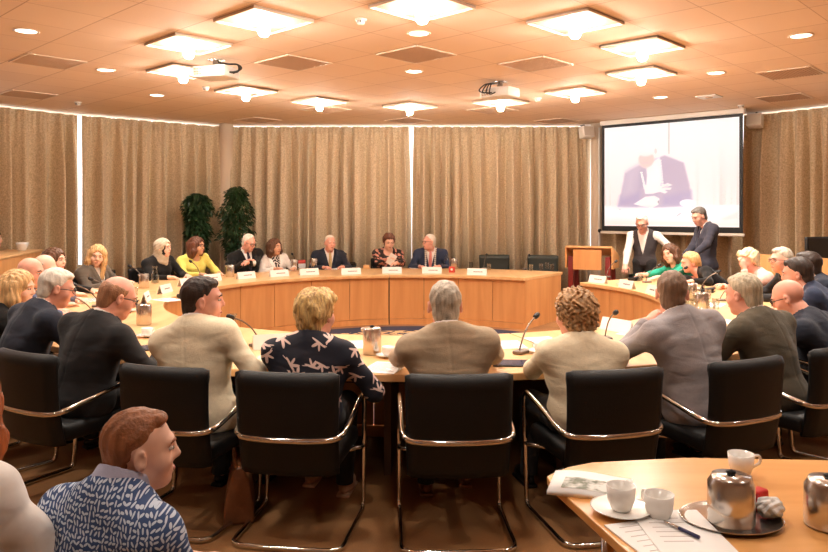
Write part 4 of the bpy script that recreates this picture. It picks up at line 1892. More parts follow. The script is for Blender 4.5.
# ---- front row, backs to the camera
person('white_jacket', 'man with dark hair in an ivory jacket seen in right profile at front left', hd(203, 276, 4.13), ring(-16.2, 4.18), yaw=-58, hair=('short', 'dark'),
       skin='ruddy', top=('jacket', C_ivory), inner=C_white, rh=tb(262, 362), lh=tb(205, 352), v=.0075)
person('floral_top', 'woman with strawberry blond hair in a navy top printed with pale birds, seen from behind', hd(317, 287, 4.02), ring(-7.9, 4.18), fem=True, yaw=-24,
       hair=('crop', 'strawblond'), skin='ruddy', top=('top', C_bird), rh=tb(352, 366), lh=tb(288, 352), v=.0075, wide=1.18, g=1.12, neckline=.03, sleeve=.9, shoe=mat('beige shoe leather', (206, 160, 130), .4))
person('tan_suit', 'grey haired man in a tan suit seen from behind at the front centre', hd(445, 280, 3.97), ring(2.9, 4.15), hair=('short', 'grey'), skin='ruddy',
       top=('jacket', C_tan), inner=C_white, v=.0075, wide=1.03, g=1.04, shoe=mat('brown shoe leather', (126, 70, 40), .35), lh=tb(402, 352), rh=tb(488, 352))
person('cream_jacket', 'woman with curly brown blond hair in a cream jacket seen from behind', hd(574, 287, 4.08), ring(12.6, 4.2), fem=True, yaw=14, hair=('curly', 'mix'),
       skin='ruddy', top=('top', C_ivory), lh=tb(540, 356), rh=tb(596, 345), v=.0075, wide=1.2, g=1.15, hem=.36)
person('grey_suit', 'man in a light grey suit resting his chin on his hand, seen from behind', hd(672, 270, 4.33), ring(23.0, 4.2), yaw=-40, hair=('short', 'stubble'), skin='ruddy',
       top=('jacket', C_grey), inner=C_white, lh=(1.42, 4.40, .985), lpole=(-.5, .6, -.7), watch=True, rh=tb(690, 340), v=.0075, wide=1.12, g=1.1)
person('olive_suit', 'grey blond man in an olive grey suit seen from behind at front right', hd(743, 273, 4.68), ring(32.6, 4.2), yaw=4, pitch=8, hair=('short', 'greyblond'), skin='ruddy',
       top=('jacket', C_olive), inner=C_white, v=.0085, wide=1.15, g=1.15)
person('bald_navy', 'bald man with dark glasses in a navy suit bending over the table at the right', hd(788, 279, 5.18), ring(43.5, 4.22), yaw=8, pitch=24, hair=None, skin='ruddy',
       glasses=True, top=('jacket', C_navy), inner=C_white, v=.0085, wide=1.1, g=1.1)
person('black_suit', 'balding man with glasses in a black suit looking down at front left', hd(118, 277, 4.5), ring(-28.6, 4.2), yaw=-26, pitch=20, hair=('fringe', 'sandy'),
       skin='ruddy', glasses=True, top=('jacket', C_char), inner=C_white, v=.008, wide=1.15, g=1.15, rh=tb(162, 352), lh=tb(120, 335))
person('white_hair', 'white haired man with glasses in a dark navy suit at the left', hd(57, 268, 5.0), ring(-39.5, 4.2), yaw=-20, pitch=14, hair=('short', 'white'), skin='ruddy',
       glasses=True, top=('jacket', C_navy), inner=C_white, v=.0085, wide=1.1, g=1.1)
# ---- left side
person('wavy_blond', 'woman with long wavy blond hair and black jacket at the left edge', hd(19, 269, 5.45), ring(-51, 4.22), fem=True, yaw=-34, pitch=6, hair=('long', 'blond'),
       top=('jacket', C_black), inner=C_white, v=.0095)
person('bald_blue', 'bald man in a blue grey suit behind the wavy haired blond woman', hd(31, 257, 6.35), ring(-63, 4.22), yaw=-30, pitch=8, hair=None, skin='ruddy', top=('jacket', C_blue),
       inner=C_white, v=.01)
person('grey_blue', 'man with thin grey hair in a blue shirt at the left, behind the bald man', hd(45, 255, 7.0), ring(-75.5, 4.22), yaw=-20, pitch=14, hair=('fringe', 'grey'), skin='fair',
       top=('shirt', C_blue), v=.01)
person('brown_bob', 'woman with dark brown hair and dark top in right profile at the left', hd(55, 247, 7.9), ring(-90, 4.22), fem=True, yaw=-8, hair=('bob', 'brown'), skin='fair',
       top=('top', C_black), v=.01)
person('smiling_blond', 'smiling blond woman in a taupe jacket leaning in at the far left of the ring', hd(97, 244, 9.1), ring(-105.5, 4.2), fem=True, yaw=-48, pitch=10, roll=-8,
       hair=('long', 'blond'), top=('jacket', C_taupe), inner=C_white, v=.01, wide=1.1)
person('hijab', 'woman in a cream headscarf and black robe', hd(163, 237, 10.15), ring(-121, 4.22), fem=True, yaw=20, hair=None, scarf=fab('cream headscarf', (206, 190, 166)), skin='fair',
       top=('top', C_black), v=.01, wide=1.15, g=1.1)
person('yellow', 'woman with auburn hair and glasses in a yellow blouse', hd(197, 236, 10.65), ring(-129.3, 4.22), fem=True, yaw=22, hair=('bob', 'auburn'), skin='tan', glasses=True,
       top=('top', C_yellow), v=.01, wide=1.15, g=1.05, neckline=.02)
# ---- back row
person('clasped', 'white haired man in a black suit with clasped hands in front of the taller ficus', hd(249, 234, 11.3), ring(-142, 4.22), yaw=22, pitch=18, hair=('recede', 'white'), skin='ruddy',
       glasses=True, top=('jacket', C_black), inner=C_white, tie=T_dark, v=.01, wide=1.1, lh=(-2.54, 11.02, .9), rh=(-2.60, 11.03, .9))
person('white_blazer', 'woman with dark brown bob in a white blazer over a striped blouse', hd(275, 238, 11.6), ring(-148.3, 4.2), fem=True, yaw=22, hair=('bob', 'brown'), skin='tan',
       top=('jacket', C_white), inner=C_strip, v=.01)
person('beige_tie', 'white haired man in a dark suit with a beige tie', hd(330, 235, 12.0), ring(-160.3, 4.2), yaw=6, hair=('recede', 'white'), skin='ruddy', top=('jacket', C_navy), inner=C_white,
       tie=T_beige, v=.01, wide=1.08)
person('floral_blouse', 'woman with short auburn hair in a dark floral blouse reading a sheet of paper', hd(389, 233, 12.15), ring(-173.8, 4.2), fem=True, pitch=16, yaw=8, hair=('crop', 'auburn'), skin='fair',
       top=('top', C_floral), v=.01, wide=1.2, g=1.1, neckline=.03, rh=(-.43, 11.88, .9), lh=(-.28, 11.85, .84))
person('mayor', 'white haired man with a silver chain of office over a navy suit, turned sideways', hd(429, 234, 12.2), ring(176.2, 4.2), yaw=-58, hair=('recede', 'white'), skin='ruddy', glasses=True,
       top=('jacket', C_navy2), inner=C_white, tie=T_pink, chain=True, v=.01, wide=1.1)
# ---- right side
person('teal', 'woman with brown hair in a teal top reaching over the table', hd(670, 243, 9.95), ring(116.5, 4.2), fem=True, yaw=14, pitch=6, roll=12, hair=('bob', 'brown'), skin='fair',
       top=('top', C_teal), v=.01, wide=1.15, lh=(3.22, 9.62, .79), rh=(3.12, 9.98, .80), sleeve=.62)
person('black_lean', 'blond woman in a black top leaning far forward, head in left profile', hd(690, 252, 9.5), ring(106.5, 4.28), fem=True, yaw=-16, pitch=10, hair=('tied', 'blond'), skin='ruddy',
       top=('top', C_black), v=.01, lh=(3.5, 9.05, .80), rh=(3.3, 9.2, .80))
person('vest', 'white haired man standing in a grey waistcoat and white shirt in front of the screen', hd(642, 214, 11.15), (3.62, 11.3), hd=R(150), yaw=0, pitch=22, hair=('short', 'white'),
       skin='ruddy', glasses=True, top=('vest', C_vest), inner=C_white, stand=True, v=.01, rh=(3.22, 10.98, .86), lh=(3.98, 10.85, .98), lapel=False)
person('standing_suit', 'grey haired man standing in a slate suit in front of the screen', hd(699, 207, 10.75), (4.34, 10.72), hd=R(96), yaw=10, pitch=20, hair=('short', 'steel'), skin='ruddy',
       top=('jacket', C_slate), inner=C_white, tie=T_dark, stand=True, v=.01, lh=(3.98, 10.3, 1.04), rh=(4.0, 10.75, .98), trousers=C_slate)
person('pink', 'woman with short pale blond hair in a pink blouse holding a hand to her face', hd(748, 248, 8.6), ring(97.5, 4.22), fem=True, yaw=8, pitch=12, hair=('crop', 'pale'), skin='ruddy',
       top=('top', C_pink), v=.01, lh=(3.90, 8.50, .99), lpole=(.1, .5, -1), wide=1.1)
person('striped_tie', 'grey haired man with glasses in a dark suit and white shirt at the right', hd(781, 247, 7.6), ring(84, 4.25), yaw=12, hair=('short', 'grey'), skin='ruddy', glasses=True,
       top=('jacket', C_char), inner=C_white, v=.01)
person('dark_far', 'black haired man in a dark navy suit at the right edge, the farther of two', hd(807, 251, 6.6), ring(67, 4.25), yaw=4, hair=('short', 'dark'), skin='tan', top=('jacket', C_navy), inner=C_white, v=.01)
person('dark_near', 'dark haired man in a blue navy suit just behind the bald man with glasses', hd(797, 257, 5.9), ring(55, 4.25), yaw=4, pitch=8, hair=('short', 'dark'), skin='ruddy', top=('jacket', C_navy2), inner=C_white, v=.0095)
# ---- the public
person('onlooker', 'person in dark clothes behind the tall side desk at the far left edge', hd(-7, 229, 10.3), (-6.0, 10.3), hd=R(-70), fem=True, hair=('bob', 'brown'), top=('top', C_black), v=.012, lh='lap', rh='lap', seat=.58)
person('boy', 'boy with short reddish brown hair in a blue dash patterned shirt, nearest the camera', hd(141, 408, 1.95), (-.80, 1.84), hd=R(-30), yaw=-36, hair=('boy', 'boy'), skin='fair',
       top=('shirt', C_boy), extra=fab('lavender collar', (176, 176, 200)), hs=.83, sw=.17, neck=.105, v=.0055, rh='lap', lh=(-.52, 2.2, .575), lpole=(.2, -.2, -1), seat=.45, g=.9, trousers=fab('blue denim', (54, 62, 84)), sleeve=.48)
person('ginger', 'person with ginger hair in a white jacket at the bottom left edge', hd(-41, 360, 1.95), (-1.17, 1.72), hd=R(-18), fem=True, hair=('bob', 'ginger'), skin='fair', top=('jacket', fab('white linen', (240, 234, 228), .85, .05, (40, .03), (500, .08))), v=.0065,
       rh=(-.92, 2.08, .66), lh='lap', seat=.45, wide=1.1)

# chairs of the ring, each behind its sitter
for t_, who in ((-16.6, 'man in the ivory jacket'), (-8.0, 'woman in the bird printed top'), (2.8, 'man in the tan suit'), (13.0, 'woman in the cream jacket'),
                (23.4, 'man in the light grey suit'), (33.4, 'man in the olive grey suit'), (44.0, 'bald man in the navy suit'), (-29, 'balding man in the black suit'),
                (-40, 'white haired man at the left'), (-51, 'wavy haired blond woman'), (-63, 'bald man in blue grey'), (-75.5, 'thin haired man in the blue shirt'),
                (-90, 'dark haired woman in right profile'), (-105.5, 'smiling blond woman'), (-121, 'woman in the headscarf'), (-129.5, 'woman in the yellow blouse'),
                (-142, 'man with clasped hands'), (-148.9, 'woman in the white blazer'), (-160.4, 'man with the beige tie'), (-173.8, 'woman in the floral blouse'),
                (176.2, 'man with the chain of office'), (116.8, 'woman in the teal top'), (106.3, 'leaning woman in black'), (97.0, 'woman in the pink blouse'),
                (84, 'grey haired man with glasses'), (67.2, 'black haired man at the right edge'), (55.4, 'dark haired man in blue navy')):
    chair(t_, 'black leather cantilever chair, chrome tube, seat of the ' + who, 4.26 if abs(t_) < 50 else 4.28)
dup(CH0, ring(-113.2, 4.3), heading(ring(-113.2, 4.3), CENTER) + .25, 'empty black leather chair left of the headscarf woman')
# empty chairs at the head table
E1 = make_chair('empty dark green leather chair behind the head table, next to the man with the chain', M_leather2, .93)
E1['group'] = 'empty dark green chairs at the head table'
q = far(495.5, 12.35)
E1.location = q
E1.rotation_euler = (0, 0, R(178))
q2 = far(543, 12.2)
dup(E1, q2, R(170), 'empty dark green leather chair near the right end of the head table')


# plain chairs of the public
def visitor_chair(p, rz, label):
    c = thing('visitor_chair', label, 'chair', p, rz)
    MB().box((-.2, -.2, .40), (.2, .2, .445), bev=.015).build('seat', M_leather, c)
    MB().box((-.2, -.245, .42), (.2, -.21, .66), bev=.012).build('backrest', M_leather, c)
    for sx in (-.19, .19):
        MB().tube([(sx, -.215, .43), (sx, -.23, 0)], .012, 8).build('leg', M_chrome, c)
        MB().tube([(sx, .18, .40), (sx, .2, 0)], .012, 8).build('leg', M_chrome, c)
    return c


visitor_chair((-.80, 1.84, 0), R(-30), 'low black chair under the boy')
visitor_chair((-1.17, 1.72, 0), R(-18), 'low black chair under the ginger haired person')
visitor_chair((-6.0, 10.3, 0), R(-70), 'low black chair under the person at the far left edge')
# ================================================================ THINGS ON THE TABLES
ZT2 = ZT + .001
_protos = {}


def place(kind, make, p, rz, label):
    p = (p[0], p[1], p[2] if len(p) > 2 else ZT2)
    if kind not in _protos:
        o = make(label)
        _protos[kind] = o
        o.location = p
        o.rotation_euler = (0, 0, rz)
        return o
    return dup(_protos[kind], p, rz, label)


def mk_card(label):
    t = thing('name_card', label, 'name card', group='white folded name cards')
    for s, nm in ((-1, 'front_face'), (1, 'back_face')):
        M = Matrix.Translation((0, s * .034, 0)) @ Matrix.Rotation(R(s * 19), 4, 'X')
        MB().box((-.148, -.0012, .001), (.148, .0012, .103), M).build(nm, M_paper, t)
    mb = MB()
    M = Matrix.Translation((0, -.034, 0)) @ Matrix.Rotation(R(-19), 4, 'X')
    rnd = random.Random(5)
    x = -.05
    while x < .08:
        w = rnd.uniform(.006, .012)
        mb.box((x, -.0024, .045), (x + w, -.0012, .058), M)
        x += w + .004
    mb.build('printed_name', mat('grey print', (120, 112, 108), .7), t)
    return t


def mk_mic(label):
    """base on the table, stem leaning towards local -y, foam head"""
    t = thing('microphone', label, 'microphone', group='gooseneck microphones on the tables')
    MB().box((-.035, -.055, 0), (.035, .055, .022), bev=.007).build('base', mat('grey mic base', (120, 108, 98), .4, .3), t)
    pts = smooth_path([(0, .02, .018), (0, .0, .06), (0, -.05, .13), (0, -.12, .185), (0, -.19, .215)])
    MB().tube(pts, .0055, 8).build('gooseneck', mat('mic stem', (120, 106, 94), .3, .8), t)
    a, b_ = Vector((0, -.185, .213)), Vector((0, -.235, .232))
    MB().tube([a, a.lerp(b_, .15), a.lerp(b_, .6), b_, b_ + (b_ - a) * .15], [.010, .017, .019, .015, .004], 12).build('foam_head', M_black, t)
    return t


def mk_pitcher(label):
    t = thing('steel_jug', label, 'jug', group='brushed steel jugs')
    MB().lathe([(.056, 0), (.06, .006), (.06, .165), (.056, .172), (.05, .174), (.0, .176)], 28).build('jug_body', M_steel, t)
    MB().lathe([(.012, .175), (.014, .183), (.0, .187)], 12).build('lid_knob', M_black, t)
    MB().tube(smooth_path([(.01, .056, .145), (.01, .085, .14), (.01, .09, .09), (.01, .08, .05), (.01, .056, .045)]), .006, 8).build('handle', M_steel, t)
    MB().tube([(-.054, 0, .15), (-.07, 0, .168)], [.014, .009], 10).build('spout', M_steel, t)
    return t


def mk_cup(label):
    t = thing('cup_and_saucer', label, 'cup', group='white cups on saucers')
    MB().lathe([(.03, 0), (.035, .004), (.07, .012), (.078, .018), (.07, .016), (.03, .008), (0, .008)], 28).build('saucer', M_china, t)
    MB().lathe([(.024, .009), (.036, .02), (.041, .066), (.0385, .067), (.034, .024), (0, .02)], 24).build('cup_body', M_china, t)
    MB().lathe([(.0365, .052), (0, .0525)], 20).build('coffee', mat('coffee', (70, 40, 22), .1), t)
    MB().tube(smooth_path([(.039, 0, .058), (.06, 0, .055), (.06, 0, .034), (.037, 0, .026)]), .0045, 8).build('handle', M_china, t)
    return t


def mk_tumbler(label):
    t = thing('drinking_glass', label, 'glass', group='water glasses on the tables')
    MB().lathe([(.026, 0), (.028, .003), (.034, .1), (.0325, .1), (.0268, .006), (0, .006)], 20).build('glass_body', M_glass, t)
    return t


def mk_carafe(label):
    t = thing('water_carafe', label, 'carafe', group='glass water carafes')
    MB().lathe([(.045, 0), (.05, .01), (.052, .09), (.03, .15), (.026, .19), (.034, .215), (.032, .215), (.024, .19), (.027, .15), (.049, .09), (.046, .012), (0, .01)], 24).build('glass_body', M_glass, t)
    MB().lathe([(.045, .0125), (.0465, .085), (0, .0855)], 20).build('drinking_water_fill', glass_material('water', (.85, .88, .88, 1), .2), t)
    return t


def mk_tablet(label):
    t = thing('tablet_computer', label, 'tablet', group='tablet computers on the tables')
    MB().box((-.13, -.09, 0), (.13, .09, .009), bev=.003).build('case', M_black, t)
    MB().box((-.118, -.078, .0085), (.118, .078, .0098)).build('screen', mat('tablet display', (40, 52, 84), .15), t)
    return t


def mk_sheet(label):
    t = thing('paper_sheet', label, 'paper', group='sheets of paper on the tables')
    MB().box((-.105, -.148, 0), (.105, .148, .003)).build('sheet', M_paper, t)
    mb = MB()
    rnd = random.Random(2)
    for k in range(17):
        mb.box((-.085, .12 - k * .014, .003), (-.085 + rnd.uniform(.09, .17), .124 - k * .014, .0034))
    mb.build('printed_lines', mat('grey print', (120, 112, 108), .7), t)
    return t


def mk_station(label):
    t = thing('desk_console', label, 'console', group='black desk consoles')
    M = Matrix.Rotation(R(-14), 4, 'X')
    MB().box((-.09, -.07, .012), (.09, .07, .045), M, .008).build('housing', M_black, t)
    MB().box((-.08, .058, .03), (.08, .072, .085), bev=.004).build('display', mat('switched off display', (10, 10, 12), .15), t)
    MB().box((-.08, -.06, 0), (.08, .06, .012)).build('foot', M_black, t)
    return t


def out_rz(p):
    """rotation that turns local -y (card front) to the ring centre"""
    return heading(p, CENTER) + PI


def card(px, py, who, rz=None):
    p = at(px, py, ZT + .045)
    place('card', mk_card, (p.x, p.y, ZT2), out_rz(p) if rz is None else rz, 'white name card in front of the ' + who)


card(246, 275.5, 'man with clasped hands')
card(279, 273.5, 'woman in the white blazer')
card(309, 272, 'gap left of the beige tie man')
card(351, 271.5, 'man with the beige tie')
card(392, 270.5, 'woman in the floral blouse')
card(432, 270.5, 'man with the chain of office')
card(477, 272, 'first empty dark green chair')
card(212, 278, 'space right of the yellow blouse woman')
card(187, 282, 'woman in the yellow blouse')
card(165, 289, 'woman in the headscarf')
card(146, 297, 'empty black chair at the left')
card(598, 279.5, 'lectern end of the right table')
card(627, 284.5, 'standing man in the waistcoat')
card(653, 290, 'woman in the teal top')
p = at(275, 341, ZT + .05)
place('card', mk_card, (p.x, p.y, ZT2), heading(p, (0, 0)) + PI + .15 + PI, 'white name card on the front table left of the bird printed top woman')
p = at(617, 325, ZT + .05)
place('card', mk_card, (p.x, p.y, ZT2), R(-58) + PI, 'white name card on the front table left of the grey suit man')


def mic(px, py, who, turn=0.):
    """base position by pixel; leans to its user (outwards)"""
    p = at(px, py, ZT + .01)
    place('mic', mk_mic, (p.x, p.y, ZT2), heading(p, CENTER) + R(turn), 'gooseneck microphone on the table ' + who)


def micaim(px, py, hx, hy, who):
    """lean towards another image point"""
    p = at(px, py, ZT + .01)
    k = (hx - 414) / FPX
    tgt = Vector((k * p.y, p.y, 0))
    q = far(hx, p.y)
    d = FPX * (H_CAM - .97) / max(8, hy - YH)
    q = Vector((k * d, d, 0))
    v = q - Vector((p.x, p.y, 0))
    place('mic', mk_mic, (p.x, p.y, ZT2), math.atan2(v.x, -v.y), 'gooseneck microphone on the table ' + who)


micaim(258, 345, 232, 316, 'left of the bird printed top woman')
micaim(521, 352, 540, 314, 'between the tan suit man and the cream jacket woman')
micaim(606, 338, 650, 326, 'between the cream jacket woman and the grey suit man')
micaim(186, 318, 160, 303, 'beside the ivory jacket man')
for px, py, who in ((232, 268, 'in front of the man with clasped hands'), (200, 277, 'in front of the yellow blouse woman'), (168, 277, 'in front of the headscarf woman'),
                    (143, 283, 'in front of the empty black chair at the left'), (112, 299, 'in front of the smiling blond woman'), (98, 306, 'in front of the dark haired woman in profile'),
                    (93, 318, 'in front of the thin haired man in blue'), (296, 267.5, 'right of the white blazer woman'), (348, 267.5, 'in front of the beige tie man'),
                    (484, 268.5, 'in front of the first empty green chair'), (525, 269, 'in front of the second empty green chair'), (607, 277, 'near the lectern end of the right table'),
                    (647, 282, 'in front of the teal top woman'), (672, 285, 'in front of the leaning woman in black'), (702, 290, 'in front of the pink blouse woman'),
                    (722, 300, 'in front of the grey haired man at the right')):
    mic(px, py, who)


def put(kind, mk, px, py, label, rz=0.):
    p = at(px, py, ZT)
    place(kind, mk, (p.x, p.y, ZT2), rz, label)


put('jug', mk_pitcher, 372, 354, 'brushed steel jug on the front table right of the bird printed top woman')
put('jug', mk_pitcher, 144, 325, 'brushed steel jug on the front table right of the balding man in black')
put('jug', mk_pitcher, 230, 277, 'brushed steel jug on the table between the yellow blouse woman and the clasped hands man')
put('jug', mk_pitcher, 144, 288, 'brushed steel jug by the empty black chair at the left')
put('jug', mk_pitcher, 314, 269, 'brushed steel jug between the white blazer woman and the beige tie man')
put('jug', mk_pitcher, 294.5, 270, 'brushed steel jug in front of the red box')
put('jug', mk_pitcher, 691, 300, 'brushed steel jug on the right table behind the grey suit man')
put('jug', mk_pitcher, 702, 311, 'nearer brushed steel jug on the right table behind the olive suit man')
put('jug', mk_pitcher, 454, 269, 'brushed steel jug beside the red box on the head table', 1.)
put('cup', mk_cup, 388, 357, 'white coffee cup on saucer between the bird printed top woman and the tan suit man', .4)
put('cup', mk_cup, 147, 337, 'white coffee cup on saucer in front of the balding man in black', 1.)
put('cup', mk_cup, 540, 353, 'white coffee cup on saucer left of the cream jacket woman', 2.2)
put('cup', mk_cup, 255, 269, 'white coffee cup on saucer in front of the clasped hands man', 2)
put('cup', mk_cup, 284, 267, 'white coffee cup on saucer in front of the white blazer woman', 2)
put('cup', mk_cup, 664, 293, 'white coffee cup on saucer in front of the teal top woman', 2)
put('cup', mk_cup, 712, 318, 'white coffee cup on saucer left of the olive suit man', 1)
put('cup', mk_cup, 694, 289, 'white coffee cup on saucer in front of the leaning woman in black', 1)
put('cup', mk_cup, 622, 285, 'white coffee cup on saucer near the standing waistcoat man', 1)
put('cup', mk_cup, 128, 312, 'white coffee cup on saucer near the left microphones', 1)
put('carafe', mk_carafe, 155, 283, 'glass water carafe by the headscarf woman')
put('carafe', mk_carafe, 232, 345, 'glass water carafe right of the ivory jacket man')
put('carafe', mk_carafe, 690, 308, 'glass water carafe on the right table beyond the grey suit man')
put('carafe', mk_carafe, 446, 267.5, 'glass water carafe in front of the man with the chain of office')
for px, py, lab in ((489, 270, 'water glass between the two empty green chairs, left one'), (531, 271, 'water glass by the second empty green chair'), (471, 268, 'water glass right of the red box'),
                    (541, 270, 'left glass of the cluster at the end of the head table'), (547, 268.6, 'back glass of the cluster at the end of the head table'), (552, 270.4, 'right glass of the cluster at the end of the head table'),
                    (683, 297, 'water glass beyond the grey suit man, left one'), (698, 304, 'water glass beyond the grey suit man, middle one'), (708, 299, 'water glass beyond the grey suit man, right one'), (716, 309, 'water glass left of the olive suit man'),
                    (118, 306, 'water glass by the left microphones'), (135, 296, 'water glass left of the steel jug by the empty chair'), (640, 281, 'water glass by the teal top woman'), (176, 275, 'water glass between headscarf and yellow blouse women')):
    put('glass', mk_tumbler, px, py, lab)
for px, py in ((686, 304), (694, 311), (700, 318), (706, 306), (679, 302), (712, 312)):
    p = at(px, py, ZT)
    g_ = place('glass', mk_tumbler, (p.x, p.y, ZT2), 0, 'water glass in the crowded cluster on the right table beyond the grey suit man')
    g_['group'] = 'crowded glasses on the right table'
put('tablet', mk_tablet, 514, 364, 'black tablet with blue display on the front table right of the tan suit man', R(-4))
put('tablet', mk_tablet, 160, 347, 'black tablet on the front table in front of the balding man in black', R(40))
put('tablet', mk_tablet, 380, 267.5, 'black tablet in front of the floral blouse woman', R(5))
put('console', mk_station, 351, 267.0, 'black desk console in front of the beige tie man', R(180))
put('console', mk_station, 636, 280.5, 'black desk console near the standing waistcoat man', R(40))
put('console', mk_station, 709, 292, 'black desk console in front of the pink blouse woman', R(60))
for px, py, rz, lab in ((545, 341, .3, 'sheet of paper beyond the front microphone, right of centre'), (508, 345, .1, 'sheet of paper beyond the black tablet, right of the tan suit man'), (385, 368, -.3, 'sheet of paper between the bird printed top woman and the tan suit man'),
                        (350, 345, .1, 'sheet of paper beyond the bird printed top woman'), (640, 335, .8, 'sheet of paper beside the grey suit man'), (592, 350, .5, 'sheet of paper beside the cream jacket woman'),
                        (168, 300, .9, 'sheet of paper on the left table beyond the ivory jacket man'), (110, 318, .5, 'sheet of paper beyond the balding man in black'), (95, 300, .4, 'sheet of paper in front of the dark haired woman in profile'),
                        (332, 269, .0, 'sheet of paper in front of the beige tie man'), (416, 268, .2, 'sheet of paper between the floral blouse woman and the man with the chain'), (712, 305, -.6, 'sheet of paper beyond the olive suit man'),
                        (676, 291, .9, 'sheet of paper in front of the leaning woman in black'), (727, 322, .6, 'sheet of paper in front of the olive suit man')):
    put('sheet', mk_sheet, px, py, lab, rz)

# the paper the woman reads
pw = PEOPLE['floral_blouse']
o = MB().box((-.06, -.002, -.1), (.06, .002, .1), Matrix.Rotation(R(30), 4, 'Y') @ Matrix.Rotation(R(20), 4, 'X')).build('paper_sheet', M_paper)
o.location = (-.37, 11.8, .90)
tag(o, 'white sheet held up by the floral blouse woman', 'paper')

# red and white box stack, red cube
M_red2 = mat('red card', (206, 74, 62), .6)
p = at(297, 268, ZT)
t = thing('red_box', 'red and white carton left of the beige tie man', 'box', (p.x, p.y - .0, ZT2), R(12))
MB().box((-.14, -.05, 0), (.14, .05, .075), bev=.003).build('white_sleeve', M_paper, t)
MB().box((-.14, -.05, .076), (.14, .05, .13), bev=.003).build('red_lid', M_red2, t)
p = at(452, 272.5, ZT)
t = thing('red_cube', 'small red cube with a white spot on the head table', 'box', (p.x, p.y, ZT2), R(-10))
MB().box((-.045, -.045, 0), (.045, .045, .09), bev=.006).build('cube_body', M_red2, t)
MB().lathe([(.018, 0), (0, .001)], 14, Matrix.Translation((0, -.0462, .05)) @ Matrix.Rotation(R(90), 4, 'X'), cap=False).build('white_spot', M_paper, t)
p = at(366.5, 268.5, ZT)
tag(MB().box((-.05, -.04, 0), (.05, .04, .06), bev=.004).build('wooden_block', M_top, loc=(p.x, p.y, ZT2)), 'small wooden block left of the floral blouse woman', 'block')
p = at(700, 296, ZT)
t = thing('red_notebook', 'small red notebook in front of the leaning woman in black', 'notebook', (p.x, p.y, ZT2), R(30))
MB().box((-.1, -.07, 0), (.1, .07, .012), bev=.002).build('cover', M_red2, t)
MB().box((-.096, -.066, .003), (.101, .066, .010)).build('pages', M_paper, t)
# pen by the grey suit man
p = at(627, 337, ZT)
t = thing('pen', 'black pen beside the grey suit man', 'pen', (p.x, p.y, ZT2 + .006), R(60))
MB().tube([(-.06, 0, 0), (.05, 0, 0)], .005, 8).build('barrel', M_black, t)
MB().tube([(.05, 0, 0), (.07, 0, 0)], [.005, .001], 8).build('tip', M_steel, t)

# glass on the left desk
q = Vector((-5.55, 10.2, 1.121))
t = thing('glass_bowl', 'clear glass bowl on the tall side desk at the far left', 'glass bowl', q.to_tuple())
MB().lathe([(.04, 0), (.05, .01), (.08, .09), (.085, .12), (.082, .12), (.075, .088), (.045, .014), (0, .012)], 24).build('bowl_wall', mat('milk glass', (226, 224, 220), .15), t)
MB().lathe([(.045, .015), (.072, .08), (0, .085)], 20).build('white_filling', M_china, t)

# ---------------------------------------------------------------- press table, bottom right
A = at(545, 477, ZT)
Bp = at(628, 552, ZT)
dirL = (Bp - A).normalized()
E_ = A + dirL * 1.3
mb = MB()
poly = [(A.x + .03, A.y + .035), (A.x + .10, A.y + .10), (A.x + .20, A.y + .15), (1.02, 2.71), (2.4, 2.64), (2.4, E_.y), (E_.x, E_.y), (A.x + dirL.x * .04, A.y + dirL.y * .04), (A.x + .008, A.y + .008)]
T = thing('press_table', 'light wooden table with coffee things at the bottom right, nearest the camera', 'table', (1.4, 2.0, 0))
mb.prism([(x - 1.4, y - 2.0) for x, y in poly], ZT - .03, ZT)
mb.build('tabletop', wood_material('warm beech top', (214, 150, 84), (232, 174, 108), .3, (.15, 1, 1), 10), T, bevel=.004)
for x, y in ((.62, 2.3), (.85, 1.45), (2.2, 1.45), (2.2, 2.5), (1.0, 2.5)):
    MB().tube([(x - 1.4, y - 2.0, 0), (x - 1.4, y - 2.0, ZT - .03)], .022, 12).build('leg', M_chrome, T)

# magazine
q = at(588, 487, ZT)
t = thing('magazine', 'open printed magazine with a grey green picture at the corner of the press table', 'magazine', (q.x, q.y - .005, ZT2), R(-15))
vs, fs = [], []
for i in range(13):
    x = -.13 + .26 * i / 12
    z = .012 + .006 * math.sin(i / 12 * PI * 1.5)
    vs += [(x, -.10, z), (x + .015, .10, z), (x, -.10, .0), (x + .015, .10, .0)]
for i in range(12):
    a = i * 4
    fs += [(a, a + 4, a + 5, a + 1), (a + 2, a + 3, a + 7, a + 6), (a, a + 2, a + 6, a + 4), (a + 1, a + 5, a + 7, a + 3)]
fs += [(0, 1, 3, 2), (48, 50, 51, 49)]
MB().add(vs, fs, True).build('pages', M_paper, t)
gp = G('printed picture', .5)
tc = gp.n('ShaderNodeTexCoord')
nz = gp.n('ShaderNodeTexNoise')
nz.inputs['Scale'].default_value = 28
gp.l(tc.outputs['Object'], nz.inputs['Vector'])
rp = gp.n('ShaderNodeValToRGB')
rp.color_ramp.elements[0].color = lin((78, 88, 60))
rp.color_ramp.elements[1].color = lin((206, 204, 198))
rp.color_ramp.elements[0].position = .4
rp.color_ramp.elements[1].position = .62
gp.l(nz.outputs['Fac'], rp.inputs[0])
gp.l(rp.outputs[0], gp.b.inputs['Base Color'])
vs, fs = [], []
for i in range(9):
    u = 2 + i
    x = -.13 + .26 * u / 12
    z = .0135 + .006 * math.sin(u / 12 * PI * 1.5)
    vs += [(x, -.07, z), (x + .01, .03, z)]
for i in range(8):
    a = i * 2
    fs.append((a, a + 2, a + 3, a + 1))
MB().add(vs, fs, True).build('picture', gp.m, t)


